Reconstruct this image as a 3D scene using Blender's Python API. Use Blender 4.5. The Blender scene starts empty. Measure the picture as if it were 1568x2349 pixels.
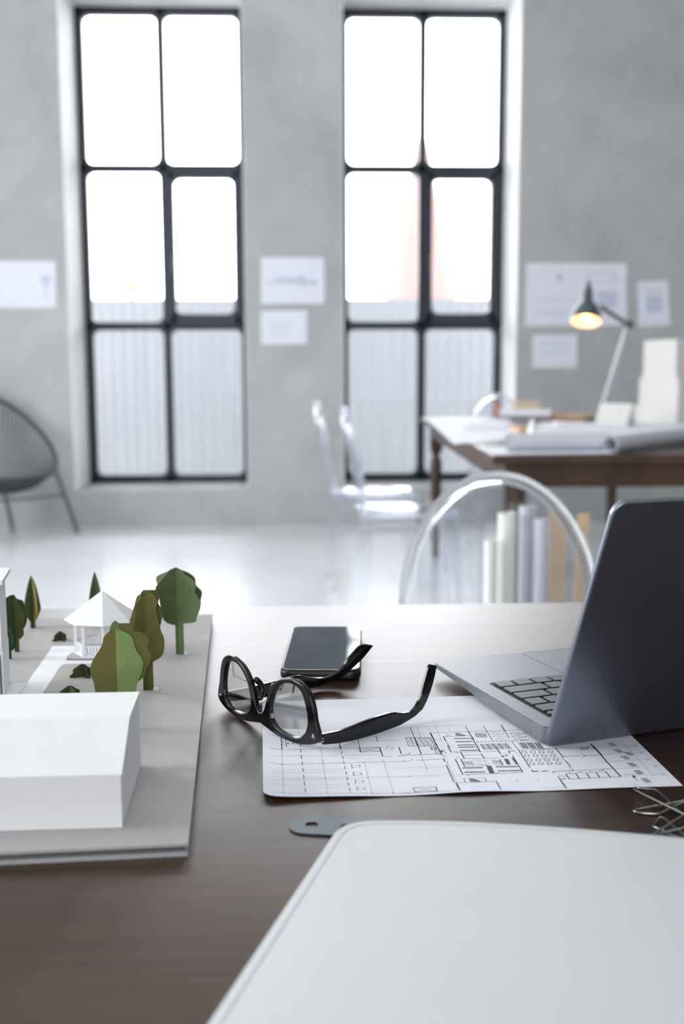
import bpy, bmesh, math, random
from mathutils import Vector, Matrix, noise
random.seed(7)
SC = bpy.context.scene
COL = SC.collection
# ------------------------------------------------------------------ camera
F = 2400.0                                   # focal length in pixels of the 1568 x 2349 frame
CZ = 1.045                                   # camera height
PITCH = math.atan((1174.5-855)/F); YAW = math.radians(2.2); ROLL = -0.004
fw = Vector((math.sin(YAW)*math.cos(PITCH), math.cos(YAW)*math.cos(PITCH), -math.sin(PITCH)))
rt = Vector((math.cos(YAW), -math.sin(YAW), 0)); up = rt.cross(fw)
rt, up = rt*math.cos(ROLL)+up*math.sin(ROLL), up*math.cos(ROLL)-rt*math.sin(ROLL)
CAM = Vector((0, 0, CZ))
cam = bpy.data.cameras.new('camera'); co = bpy.data.objects.new('camera', cam); COL.objects.link(co)
m3 = Matrix((rt, up, -fw)).transposed()
co.matrix_world = Matrix.Translation(CAM) @ m3.to_4x4()
cam.sensor_fit = 'HORIZONTAL'; cam.sensor_width = 24.0; cam.lens = 24.0*F/1568
cam.clip_start = 0.02; cam.clip_end = 200
cam.dof.use_dof = True; cam.dof.focus_distance = 0.88; cam.dof.aperture_fstop = 5.0
SC.camera = co
def ray(px, py): return fw + rt*((px-784)/F) - up*((py-1174.5)/F)
def at(px, py, z):                            # point of the plane z = const seen at a pixel
    d = ray(px, py); return CAM + d*((z-CZ)/d.z)
def atY(px, py, Y):                           # point of the plane y = const seen at a pixel
    d = ray(px, py); return CAM + d*(Y/d.y)
def atD(px, py, D): return CAM + ray(px, py)*D
# ------------------------------------------------------------------ world, light, exposure
SC.view_settings.view_transform = 'Standard'; SC.view_settings.look = 'None'
SC.view_settings.exposure = 0.97; SC.view_settings.gamma = 1.0
SC.view_settings.use_curve_mapping = False
wd = bpy.data.worlds.new('overcast_sky'); SC.world = wd; wd.use_nodes = True
wd.node_tree.nodes['Background'].inputs[0].default_value = (0.955, 0.972, 1.0, 1)
wd.node_tree.nodes['Background'].inputs[1].default_value = 6.2
def portal(name, loc, rot, sx, sy):            # sampling aid at a window opening: the light is the sky's own
    l = bpy.data.lights.new(name, 'AREA'); l.shape = 'RECTANGLE'; l.size = sx; l.size_y = sy; l.cycles.is_portal = True
    o = bpy.data.objects.new(name, l); COL.objects.link(o); o.location = loc; o.rotation_euler = rot; return o
XL, XR, YB, CEIL = -4.2, 5.2, -4.2, 4.7       # room extents (left, right, behind, ceiling)
LEFT_WINDOWS = [(0.2, 1.9), (3.0, 4.7)]       # y ranges of the tall windows of the left wall
BACK_WINDOWS = [(-0.65, 0.55)]                  # x ranges of the windows behind the camera
for a, b in LEFT_WINDOWS: portal('portal_left', (XL-0.29, (a+b)/2, 2.2), (0, -math.pi/2, 0), 3.4, b-a)
for a, b in BACK_WINDOWS: portal('portal_behind', ((a+b)/2, YB-0.29, 2.4), (math.pi/2, 0, 0), b-a, 3.2)
for x in (-1.39, 0.95): portal('portal_main', (x, 7.95, 2.0), (-math.pi/2, 0, 0), 1.3, 3.6)
cy = SC.cycles
cy.max_bounces = 24; cy.transmission_bounces = 20; cy.transparent_max_bounces = 40; cy.glossy_bounces = 8; cy.diffuse_bounces = 5
cy.caustics_reflective = False; cy.caustics_refractive = False; cy.sample_clamp_indirect = 6.0; cy.use_denoising = True
# ------------------------------------------------------------------ materials
def lin(c): return tuple(((v/255)/12.92 if v/255 <= 0.04045 else ((v/255+0.055)/1.055)**2.4) for v in c)
def mat(name, rgb, rough=0.5, metal=0.0, spec=0.5, var=0.0, scale=20.0, bump=0.0, stretch=(1, 1, 1), coat=0.0, detail=4.0):
    m = bpy.data.materials.new(name); m.use_nodes = True; nt = m.node_tree; b = nt.nodes['Principled BSDF']
    c = lin(rgb)
    b.inputs['Base Color'].default_value = (*c, 1); b.inputs['Roughness'].default_value = rough
    b.inputs['Metallic'].default_value = metal; b.inputs['Specular IOR Level'].default_value = spec
    b.inputs['Coat Weight'].default_value = coat
    if var or bump:
        tc = nt.nodes.new('ShaderNodeTexCoord'); mp = nt.nodes.new('ShaderNodeMapping'); nz = nt.nodes.new('ShaderNodeTexNoise')
        mp.inputs['Scale'].default_value = stretch
        nz.inputs['Scale'].default_value = scale; nz.inputs['Detail'].default_value = detail
        nt.links.new(tc.outputs['Object'], mp.inputs[0]); nt.links.new(mp.outputs[0], nz.inputs['Vector'])
        if var:
            r = nt.nodes.new('ShaderNodeValToRGB')
            r.color_ramp.elements[0].position = 0.3; r.color_ramp.elements[1].position = 0.7
            r.color_ramp.elements[0].color = (*[max(0, v*(1-var)) for v in c], 1); r.color_ramp.elements[1].color = (*[min(1, v*(1+var)) for v in c], 1)
            nt.links.new(nz.outputs['Fac'], r.inputs[0]); nt.links.new(r.outputs[0], b.inputs['Base Color'])
        if bump:
            bp = nt.nodes.new('ShaderNodeBump'); bp.inputs['Strength'].default_value = bump; bp.inputs['Distance'].default_value = 0.002
            nt.links.new(nz.outputs['Fac'], bp.inputs['Height']); nt.links.new(bp.outputs[0], b.inputs['Normal'])
    return m
def thin_glass(name, tint=(1, 1, 1), refl=1.0, rough=0.0):
    m = bpy.data.materials.new(name); m.use_nodes = True; nt = m.node_tree; nt.nodes.clear()
    o = nt.nodes.new('ShaderNodeOutputMaterial'); t = nt.nodes.new('ShaderNodeBsdfTransparent'); g = nt.nodes.new('ShaderNodeBsdfGlossy')
    g.inputs['Roughness'].default_value = rough; t.inputs[0].default_value = (*tint, 1)
    fr = nt.nodes.new('ShaderNodeFresnel'); fr.inputs[0].default_value = 1.45
    mu = nt.nodes.new('ShaderNodeMath'); mu.operation = 'MULTIPLY'; mu.inputs[1].default_value = refl; mu.use_clamp = True
    mx = nt.nodes.new('ShaderNodeMixShader'); L = nt.links.new
    L(fr.outputs[0], mu.inputs[0]); L(mu.outputs[0], mx.inputs[0]); L(t.outputs[0], mx.inputs[1]); L(g.outputs[0], mx.inputs[2]); L(mx.outputs[0], o.inputs[0])
    return m
def clear_plastic(name, share=0.5, ior=1.45):
    m = bpy.data.materials.new(name); m.use_nodes = True; nt = m.node_tree; nt.nodes.clear()
    o = nt.nodes.new('ShaderNodeOutputMaterial'); t = nt.nodes.new('ShaderNodeBsdfTransparent'); g = nt.nodes.new('ShaderNodeBsdfGlass')
    t.inputs[0].default_value = (0.97, 0.98, 1, 1); g.inputs['IOR'].default_value = ior; g.inputs['Roughness'].default_value = 0.03; g.inputs[0].default_value = (0.97, 0.98, 1, 1)
    mx = nt.nodes.new('ShaderNodeMixShader'); mx.inputs[0].default_value = share; L = nt.links.new
    L(t.outputs[0], mx.inputs[1]); L(g.outputs[0], mx.inputs[2]); L(mx.outputs[0], o.inputs[0])
    return m
def emit(name, rgb, s):
    m = bpy.data.materials.new(name); m.use_nodes = True; b = m.node_tree.nodes['Principled BSDF']
    b.inputs['Base Color'].default_value = (*rgb, 1); b.inputs['Emission Color'].default_value = (*rgb, 1); b.inputs['Emission Strength'].default_value = s
    return m
def concrete(name, rgb, amount=0.16, scale=0.9):
    m = mat(name, rgb, 0.85, 0, 0.25)
    nt = m.node_tree; b = nt.nodes['Principled BSDF']; L = nt.links.new; c = lin(rgb)
    tc = nt.nodes.new('ShaderNodeTexCoord'); n1 = nt.nodes.new('ShaderNodeTexNoise'); n2 = nt.nodes.new('ShaderNodeTexNoise')
    n1.inputs['Scale'].default_value = scale; n1.inputs['Detail'].default_value = 6; n1.inputs['Roughness'].default_value = 0.6; n1.inputs['Distortion'].default_value = 0.6
    n2.inputs['Scale'].default_value = scale*7; n2.inputs['Detail'].default_value = 5
    L(tc.outputs['Object'], n1.inputs['Vector']); L(tc.outputs['Object'], n2.inputs['Vector'])
    mx = nt.nodes.new('ShaderNodeMath'); mx.operation = 'MULTIPLY_ADD'; mx.inputs[1].default_value = 0.3
    L(n2.outputs['Fac'], mx.inputs[0]); L(n1.outputs['Fac'], mx.inputs[2])
    r = nt.nodes.new('ShaderNodeValToRGB'); r.color_ramp.elements[0].position = 0.45; r.color_ramp.elements[1].position = 0.85
    r.color_ramp.elements[0].color = (*[v*(1-amount) for v in c], 1); r.color_ramp.elements[1].color = (*[v*(1+amount) for v in c], 1)
    L(mx.outputs[0], r.inputs[0]); L(r.outputs[0], b.inputs['Base Color'])
    return m
def wood(name, dark, light, rough, stave=0.05, length=0.55, spec=0.5, rot=0.0):
    m = mat(name, dark, rough, 0, spec); nt = m.node_tree; b = nt.nodes['Principled BSDF']; L = nt.links.new
    tc = nt.nodes.new('ShaderNodeTexCoord'); mp = nt.nodes.new('ShaderNodeMapping'); mp.inputs['Rotation'].default_value = (0, 0, rot)
    L(tc.outputs['Object'], mp.inputs[0])
    br = nt.nodes.new('ShaderNodeTexBrick'); br.inputs['Scale'].default_value = 1.0; br.inputs['Brick Width'].default_value = length; br.inputs['Row Height'].default_value = stave
    br.inputs['Mortar Size'].default_value = 0.0; br.offset = 0.37
    br.inputs['Color1'].default_value = (0, 0, 0, 1); br.inputs['Color2'].default_value = (1, 1, 1, 1)
    L(mp.outputs[0], br.inputs['Vector'])
    m2 = nt.nodes.new('ShaderNodeMapping'); m2.inputs['Scale'].default_value = (3, 60, 60); L(mp.outputs[0], m2.inputs[0])
    nz = nt.nodes.new('ShaderNodeTexNoise'); nz.inputs['Scale'].default_value = 1.6; nz.inputs['Detail'].default_value = 6; nz.inputs['Distortion'].default_value = 0.8
    L(m2.outputs[0], nz.inputs['Vector'])
    ad = nt.nodes.new('ShaderNodeMath'); ad.operation = 'MULTIPLY_ADD'; ad.inputs[1].default_value = 0.35
    L(br.outputs['Color'], ad.inputs[0]); L(nz.outputs['Fac'], ad.inputs[2])
    r = nt.nodes.new('ShaderNodeValToRGB'); r.color_ramp.elements[0].position = 0.35; r.color_ramp.elements[1].position = 0.95
    r.color_ramp.elements[0].color = (*lin(dark), 1); r.color_ramp.elements[1].color = (*lin(light), 1)
    L(ad.outputs[0], r.inputs[0]); L(r.outputs[0], b.inputs['Base Color'])
    return m
M = {}
M['wall'] = concrete('grey_concrete_plaster', (172, 173, 174), 0.14)
M['reveal'] = mat('pale_liner', (246, 246, 246), 0.8, var=0.04, scale=6)
M['floor'] = mat('white_epoxy_floor', (226, 229, 232), 0.22, var=0.03, scale=1.5, spec=0.5)
M['ceiling'] = mat('white_ceiling', (214, 214, 212), 0.9, var=0.02, scale=3)
M['sidewall'] = concrete('grey_side_wall', (170, 170, 168), 0.1)
M['steel'] = mat('dark_blue_grey_steel', (38, 43, 54), 0.45, var=0.08, scale=9)
M['pane'] = thin_glass('window_pane_glass', (0.985, 0.99, 0.995), 1.0)
M['fence'] = mat('grey_sheet_fence', (118, 121, 126), 0.6, var=0.06, scale=4, stretch=(6, 1, 0.3))
M['ground'] = mat('yard_ground', (160, 160, 158), 0.9, var=0.1, scale=2)
M['desk'] = wood('dark_walnut_desk', (25, 13, 8), (70, 46, 27), 0.42, 0.085, 0.6, 0.8)
nt_ = M['desk'].node_tree; tv = nt_.nodes.new('ShaderNodeCombineXYZ'); tv.inputs[0].default_value = 1.0      # varnish brushed along the grain
nt_.nodes['Principled BSDF'].inputs['Anisotropic'].default_value = 0.85; nt_.links.new(tv.outputs[0], nt_.nodes['Principled BSDF'].inputs['Tangent'])
M['desk_leg'] = mat('dark_desk_leg', (40, 30, 26), 0.4, var=0.15, scale=14, stretch=(4, 4, 0.5))
M['old_wood'] = wood('brown_table_wood', (46, 29, 19), (76, 51, 34), 0.35, 0.12, 1.2, rot=math.pi/2)
M['old_wood_leg'] = mat('brown_turned_wood', (62, 42, 28), 0.42, var=0.22, scale=12, stretch=(5, 5, 0.6))
M['white_card'] = mat('white_model_card', (236, 237, 240), 0.75, var=0.012, scale=40, spec=0.2)
M['cream_card'] = mat('cream_model_card', (211, 211, 208), 0.8, var=0.015, scale=30, spec=0.2)
M['grey_board'] = mat('grey_board', (178, 177, 174), 0.8, var=0.05, scale=45, bump=0.1, spec=0.2)
M['board_core'] = mat('dark_board_core', (96, 97, 100), 0.85, var=0.1, scale=60, spec=0.2)
M['backing'] = mat('light_backing_board', (172, 174, 176), 0.8, var=0.04, scale=50, spec=0.2)
M['paper'] = mat('white_printer_paper', (226, 229, 238), 0.7, var=0.008, scale=30, spec=0.25)
M['wall_paper'] = mat('white_wall_paper', (220, 223, 234), 0.75, var=0.01, scale=10, spec=0.2)
M['ink'] = mat('grey_black_ink', (52, 52, 60), 0.8, var=0.1, scale=300, spec=0.1)
M['ink_light'] = mat('faded_grey_ink', (176, 180, 192), 0.8, var=0.05, scale=300, spec=0.1)
M['ink_blur'] = mat('blue_grey_print', (192, 196, 214), 0.8, var=0.05, scale=30, spec=0.1)
M['black_plastic'] = mat('glossy_black_acetate', (6, 6, 7), 0.14, spec=0.5, var=0.1, scale=80)
M['lens'] = thin_glass('spectacle_lens', (0.985, 0.99, 0.99), 0.7)
M['chrome'] = mat('bright_steel', (205, 205, 205), 0.18, 1.0, var=0.03, scale=200)
M['wire'] = mat('nickel_wire', (168, 168, 162), 0.2, 1.0, var=0.03, scale=200)
M['ruler'] = mat('brushed_steel_ruler', (112, 120, 126), 0.5, 1.0, var=0.06, scale=120, stretch=(1, 12, 1))
M['engrave'] = mat('dark_engraving', (70, 78, 84), 0.6, 0.3, var=0.05, scale=200)
M['aluminium'] = mat('silver_aluminium', (148, 150, 154), 0.48, 1.0, var=0.015, scale=400)
M['lid'] = mat('space_grey_lid', (140, 144, 157), 0.42, 1.0, var=0.015, scale=400)
M['key'] = mat('grey_key', (92, 94, 98), 0.45, 0.0, var=0.04, scale=200)
M['key_well'] = mat('black_key_well', (14, 14, 16), 0.6, var=0.1, scale=200)
M['legend'] = mat('pale_key_legend', (170, 172, 176), 0.6, var=0.02, scale=300)
M['screen'] = mat('black_glass_screen', (10, 11, 14), 0.06, var=0.05, scale=50)
M['phone_glass'] = mat('phone_glass', (30, 46, 62), 0.05, var=0.6, scale=45, spec=0.35)
M['rubber'] = mat('black_rubber_case', (14, 15, 17), 0.42, var=0.1, scale=120)
M['binder'] = mat('white_glossy_cover', (198, 200, 203), 0.6, var=0.01, scale=20)
M['seam'] = mat('pale_grey_seam', (178, 181, 186), 0.6, var=0.02, scale=50)
M['clear'] = clear_plastic('clear_polycarbonate', 0.62)
M['clear_thin'] = clear_plastic('clear_polycarbonate_sheet', 0.10, 1.3)
M['cord'] = mat('dark_grey_cord', (58, 63, 68), 0.6, var=0.1, scale=60)
M['dark_metal'] = mat('dark_grey_metal', (84, 88, 94), 0.5, 0.0, var=0.05, scale=60)
M['lamp_grey'] = mat('grey_green_lamp_enamel', (78, 88, 90), 0.35, var=0.03, scale=40)
M['lamp_inside'] = mat('white_shade_lining', (240, 236, 226), 0.6, var=0.01, scale=40)
M['lamp_metal'] = mat('brushed_lamp_metal', (190, 192, 200), 0.4, 0.3, var=0.03, scale=60)
M['bulb'] = emit('warm_bulb', (1.0, 0.55, 0.20), 5.0)
M['tan_wood'] = mat('raw_tan_wood', (214, 184, 148), 0.7, var=0.1, scale=20, stretch=(1, 1, 0.15))
M['cardboard'] = mat('tan_card', (222, 200, 172), 0.75, var=0.05, scale=20)
M['roll_grey'] = mat('grey_roll_paper', (196, 199, 208), 0.7, var=0.02, scale=20)
M['roll_cream'] = mat('cream_roll_paper', (226, 224, 216), 0.7, var=0.02, scale=20)
M['spire'] = mat('pale_red_tiles', (104, 82, 78), 0.8, var=0.06, scale=2)
M['yellow'] = mat('pale_yellow_globe', (120, 112, 84), 0.6, var=0.03, scale=8)
G = {}
for nm, c in dict(a=(92, 104, 70), b=(102, 118, 82), c=(100, 100, 52), d=(126, 146, 92), e=(108, 106, 62), f=(146, 138, 80), g=(60, 82, 62), h=(88, 98, 58), i=(70, 74, 46), j=(62, 62, 42)).items():
    G[nm] = mat('green_card_'+nm, c, 0.85, var=0.07, scale=160, bump=0.15, spec=0.15)
# ------------------------------------------------------------------ mesh helpers
ROOT = {}
def link(name, me, m=None, parent=None):
    o = bpy.data.objects.new(name, me); COL.objects.link(o)
    if parent is not None: o.parent = parent
    for x in (m if isinstance(m, (list, tuple)) else [m]):
        if x is not None: me.materials.append(x)
    return o
def root_matrix(p):
    while p is not None:
        if p.name in ROOT: return ROOT[p.name]
        p = p.parent
    return Matrix.Identity(4)
def build(name, bm, m, parent=None, world=False, smooth=35):
    """one mesh object from a bmesh; world=True when the bmesh holds world coordinates"""
    bmesh.ops.recalc_face_normals(bm, faces=bm.faces)
    if world and parent is not None: bm.transform(root_matrix(parent).inverted())
    me = bpy.data.meshes.new(name); bm.to_mesh(me); bm.free()
    if smooth:
        for p in me.polygons: p.use_smooth = True
        me.set_sharp_from_angle(angle=math.radians(smooth))
    o = link(name, me, m, parent)
    if smooth:
        w = o.modifiers.new('weighted_normal', 'WEIGHTED_NORMAL'); w.mode = 'FACE_AREA'; w.weight = 90; w.keep_sharp = True
    return o
def tag(o, label=None, cat=None, group=None, kind=None):
    if label: o['label'] = label
    if cat: o['category'] = cat
    if group: o['group'] = group
    if kind: o['kind'] = kind
    return o
def thing(name, label, cat, loc=(0, 0, 0), rz=0.0, group=None):
    o = bpy.data.objects.new(name, None); COL.objects.link(o); o.empty_display_size = 0.05
    o.location = loc; o.rotation_euler = (0, 0, rz)
    ROOT[o.name] = Matrix.Translation(Vector(loc)) @ Matrix.Rotation(rz, 4, 'Z')
    return tag(o, label, cat, group)
def single(name, bm, m, label, cat, loc=None, group=None, smooth=35):
    """a thing that is one mesh: bmesh in world coordinates, origin moved to its base"""
    if loc is None:
        lo = Vector([min(v.co[i] for v in bm.verts) for i in range(3)]); hi = Vector([max(v.co[i] for v in bm.verts) for i in range(3)])
        loc = Vector(((lo.x+hi.x)/2, (lo.y+hi.y)/2, lo.z))
    bm.transform(Matrix.Translation(-Vector(loc)))
    o = build(name, bm, m, None, False, smooth); o.location = loc
    return tag(o, label, cat, group)
def BM(): return bmesh.new()
def solid(bm, geom, thickness):
    bm.normal_update(); bmesh.ops.solidify(bm, geom=geom, thickness=thickness)
def box(bm, lo, hi, bev=0.0, seg=2, mtx=None):
    t = BM(); bmesh.ops.create_cube(t, size=1.0)
    lo, hi = Vector(lo), Vector(hi)
    for v in t.verts: v.co = Vector([lo[i]+(v.co[i]+0.5)*(hi[i]-lo[i]) for i in range(3)])
    if bev: bmesh.ops.bevel(t, geom=list(t.edges), offset=bev, segments=seg, affect='EDGES', profile=0.5)
    if mtx is not None: t.transform(mtx)
    merge(bm, t); return bm
def merge(bm, t):
    me = bpy.data.meshes.new('tmp'); t.to_mesh(me); t.free(); bm.from_mesh(me); bpy.data.meshes.remove(me)
def prism(bm, pts, vec, bev=0.0, seg=2, mtx=None, hole=None):
    """closed polygon (3D points) extruded by vec"""
    t = BM(); vec = Vector(vec)
    vs = [t.verts.new(p) for p in pts]
    if hole:
        hs = [t.verts.new(p) for p in hole]
        es = [t.edges.new((vs[i], vs[(i+1) % len(vs)])) for i in range(len(vs))] + [t.edges.new((hs[i], hs[(i+1) % len(hs)])) for i in range(len(hs))]
        bmesh.ops.triangle_fill(t, use_beauty=True, use_dissolve=False, edges=es)
    else: t.faces.new(vs)
    r = bmesh.ops.extrude_face_region(t, geom=list(t.faces))
    for v in r['geom']:
        if isinstance(v, bmesh.types.BMVert): v.co += vec
    bmesh.ops.recalc_face_normals(t, faces=t.faces)
    if bev:
        es = [e for e in t.edges if len(e.link_faces) == 2 and e.calc_face_angle(0) > 0.9]
        bmesh.ops.bevel(t, geom=es, offset=bev, segments=seg, affect='EDGES', profile=0.5)
    if mtx is not None: t.transform(mtx)
    merge(bm, t); return bm
def tube(bm, pts, rad, n=10, closed=False, flat=None):
    """swept tube through points; rad is a number or list; flat=(a, b) scales the section along its two normals"""
    pts = [Vector(p) for p in pts]; N = len(pts)
    rs = rad if isinstance(rad, (list, tuple)) else [rad]*N
    tan = []
    for i in range(N):
        a = pts[(i-1) % N] if (closed or i > 0) else pts[i]; b = pts[(i+1) % N] if (closed or i < N-1) else pts[i]
        tan.append((b-a).normalized())
    ref = Vector((0, 0, 1)) if abs(tan[0].z) < 0.9 else Vector((0, 1, 0))
    nrm = (ref - tan[0]*ref.dot(tan[0])).normalized(); rings = []
    for i in range(N):
        nrm = (nrm - tan[i]*nrm.dot(tan[i])).normalized(); bi = tan[i].cross(nrm)
        a, b = flat or (1, 1)
        rings.append([bm.verts.new(pts[i] + (nrm*math.cos(q)*a + bi*math.sin(q)*b)*rs[i]) for q in [2*math.pi*k/n for k in range(n)]])
    for i in range(N if closed else N-1):
        A, B = rings[i], rings[(i+1) % N]
        for k in range(n): bm.faces.new((A[k], A[(k+1) % n], B[(k+1) % n], B[k]))
    if not closed: bm.faces.new(rings[0][::-1]); bm.faces.new(rings[-1])
    return bm
def lathe(bm, prof, n=24, mtx=None, cap=True):
    t = BM(); rings = []
    for r, z in prof: rings.append([t.verts.new((r*math.cos(2*math.pi*k/n), r*math.sin(2*math.pi*k/n), z)) for k in range(n)])
    for a, b in zip(rings, rings[1:]):
        for k in range(n): t.faces.new((a[k], a[(k+1) % n], b[(k+1) % n], b[k]))
    if cap: t.faces.new(rings[0][::-1]); t.faces.new(rings[-1])
    if mtx is not None: t.transform(mtx)
    merge(bm, t); return bm
def spline(pts, n=6, closed=False):
    pts = [Vector(p) for p in pts]; N = len(pts); out = []
    for i in range(N if closed else N-1):
        g = (lambda k: pts[k % N]) if closed else (lambda k: pts[max(0, min(N-1, k))])
        p0, p1, p2, p3 = g(i-1), g(i), g(i+1), g(i+2)
        for j in range(n):
            t = j/n
            out.append(0.5*((2*p1)+(p2-p0)*t+(2*p0-5*p1+4*p2-p3)*t*t+(3*p1-p0-3*p2+p3)*t**3))
    if not closed: out.append(pts[-1])
    return out
def frame_matrix(origin, zaxis, xhint=(1, 0, 0)):
    z = Vector(zaxis).normalized(); x = Vector(xhint); x = (x-z*x.dot(z)).normalized(); y = z.cross(x)
    m = Matrix((x, y, z)).transposed().to_4x4(); m.translation = Vector(origin); return m
def rounded_rect(x0, y0, x1, y1, r, n=6):
    rr = r if isinstance(r, (list, tuple)) else [r]*4; out = []
    for (cx, cy_, a0, q) in ((x0, y0, 180, rr[0]), (x1, y0, 270, rr[1]), (x1, y1, 0, rr[2]), (x0, y1, 90, rr[3])):
        ox = cx + (q if cx == x0 else -q); oy = cy_ + (q if cy_ == y0 else -q)
        if q == 0: out.append(Vector((cx, cy_, 0))); continue
        for k in range(n+1):
            a = math.radians(a0+90*k/n); out.append(Vector((ox+q*math.cos(a), oy+q*math.sin(a), 0)))
    return out
def struct(name, bm, m, smooth=0): return tag(build(name, bm, m, None, False, smooth), kind='structure')
# ------------------------------------------------------------------ room
WALL = 7.18; REV = 0.50; WY = WALL*1.07       # wall face and window frame planes
W1 = (atY(187, 560, WY).x, atY(569, 560, WY).x); W2 = (atY(786, 560, WALL).x, atY(1155, 560, WY).x)
WZ0 = atY(385, 1107, WY).z; WZ1 = atY(365, 14, WY).z
def wall_with_holes(bm, a0, a1, z0, z1, holes, put):
    """boxes around rectangular holes; put(bm, a0, a1, z0, z1) adds one box"""
    xs = a0
    for (h0, h1, k0, k1) in sorted(holes):
        put(bm, xs, h0, z0, z1); put(bm, h0, h1, z0, k0); put(bm, h0, h1, k1, z1); xs = h1
    put(bm, xs, a1, z0, z1)
bm = BM()
wall_with_holes(bm, XL-0.3, XR+0.3, 0, CEIL+0.2, [(W1[0], W1[1], WZ0, WZ1), (W2[0], W2[1], WZ0, WZ1)],
                lambda b, x0, x1, z0, z1: box(b, (x0, WALL, z0), (x1, WALL+0.62, z1)))
struct('wall_back', bm, M['wall'])
bm = BM()
wall_with_holes(bm, YB, WALL, 0, CEIL, [(a, b, 0.5, 3.9) for a, b in LEFT_WINDOWS], lambda b, y0, y1, z0, z1: box(b, (XL-0.28, y0, z0), (XL, y1, z1)))
struct('wall_left', bm, M['sidewall'])
bm = BM(); box(bm, (XR, YB, 0), (XR+0.28, WALL, CEIL)); struct('wall_right', bm, M['sidewall'])
bm = BM()
wall_with_holes(bm, XL-0.28, XR+0.28, 0, CEIL, [(a, b, 0.8, 4.0) for a, b in BACK_WINDOWS], lambda b, x0, x1, z0, z1: box(b, (x0, YB-0.28, z0), (x1, YB, z1)))
struct('wall_front', bm, M['sidewall'])
bm = BM(); box(bm, (XL-0.3, YB-0.3, -0.1), (XR+0.3, WALL+0.62, 0)); struct('floor', bm, M['floor'])
bm = BM(); box(bm, (XL-0.3, YB-0.3, CEIL), (XR+0.3, WALL, CEIL+0.15)); struct('ceiling', bm, M['ceiling'])
for n_, (x0, x1) in ((1, W1), (2, W2)):            # white liners on the sides and head of both window reveals
    bm = BM()
    for lo, hi in (((x0-0.001, WALL-0.002, WZ0), (x0+0.004, WY+0.03, WZ1)), ((x1-0.004, WALL-0.002, WZ0), (x1+0.001, WY+0.03, WZ1)), ((x0, WALL-0.002, WZ1-0.004), (x1, WY+0.03, WZ1+0.001))):
        box(bm, lo, hi)
    struct('trim_%d' % n_, bm, M['reveal'])
def gussets(bm, x0, x1, z0, z1, y0, y1, r=0.045):
    for cx, cz, sx, sz in ((x0, z0, 1, 1), (x1, z0, -1, 1), (x1, z1, -1, -1), (x0, z1, 1, -1)):
        pts = [Vector((cx, y0, cz))]
        for k in range(6):
            a = math.radians(90*k/5); pts.append(Vector((cx+sx*(r-r*math.sin(a)), y0, cz+sz*(r-r*math.cos(a)))))
        prism(bm, pts, (0, y1-y0, 0))
def window(n, x0, x1):
    y0, y1 = WY, WY+0.06; b = 0.058; xm = (x0+x1)/2
    za = atY(377, 748, WY).z; zb = atY(377, 385.5, WY).z; z0, z1 = WZ0, WZ1
    bm = BM(); q = 0.006
    box(bm, (x0, y0, z0), (x0+b, y1, z1), q); box(bm, (x1-b, y0, z0), (x1, y1, z1), q)
    box(bm, (x0, y0, z0), (x1, y1, z0+b), q); box(bm, (x0, y0, z1-b), (x1, y1, z1), q)
    box(bm, (xm-b/2, y0, z0), (xm+b/2, y1, z1), q)
    for z in (za, zb): box(bm, (x0, y0, z-b/2), (x1, y1, z+b/2), q)
    cells = []
    for ci, (c0, c1) in enumerate(((x0+b, xm-b/2), (xm+b/2, x1-b))):
        for ri, (r0, r1) in enumerate(((z0+b, za-b/2), (za+b/2, zb-b/2), (zb+b/2, z1-b))):
            cells.append((c0, c1, r0, r1, ci == 1 and ri == 1))
            if not (ci == 1 and ri == 1): gussets(bm, c0, c1, r0, r1, y0+0.004, y1-0.004)
    o = struct('window_%d' % n, bm, M['steel'], 35)
    for c0, c1, r0, r1, sash in cells:
        if sash:
            s = BM(); w = 0.044; ya = y0-0.022
            box(s, (c0-0.004, ya, r0-0.02), (c0+w, y1-0.01, r1+0.004), q); box(s, (c1-w, ya, r0-0.02), (c1+0.01, y1-0.01, r1+0.004), q)
            box(s, (c0, ya, r0-0.02), (c1, y1-0.01, r0+w+0.012), q); box(s, (c0, ya, r1-w), (c1, y1-0.01, r1+0.004), q)
            gussets(s, c0+w, c1-w, r0+w+0.012, r1-w, ya+0.003, y1-0.014)
            so = build('sash', s, M['steel'], o)
            h = BM(); zc = r0+(r1-r0)*0.42; xh = c0+w/2
            box(h, (xh-0.011, ya-0.012, zc-0.05), (xh+0.011, ya+0.001, zc+0.03), 0.004)
            tube(h, [(xh, ya-0.01, zc), (xh, ya-0.045, zc), (xh, ya-0.05, zc-0.05), (xh, ya-0.05, zc-0.10)], 0.008)
            build('handle', h, M['dark_metal'], so)
            for zz in (r0+0.03, r1-0.03):
                g = BM(); tube(g, [(c1+0.012, ya-0.008, zz-0.03), (c1+0.012, ya-0.008, zz+0.03)], 0.01); build('hinge', g, M['steel'], so)
        p = BM(); box(p, (c0-0.006, y0+0.03, r0-0.006), (c1+0.006, y0+0.034, r1+0.006)); build('pane', p, M['pane'], o, smooth=0)
window(1, *W1); window(2, *W2)
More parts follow.
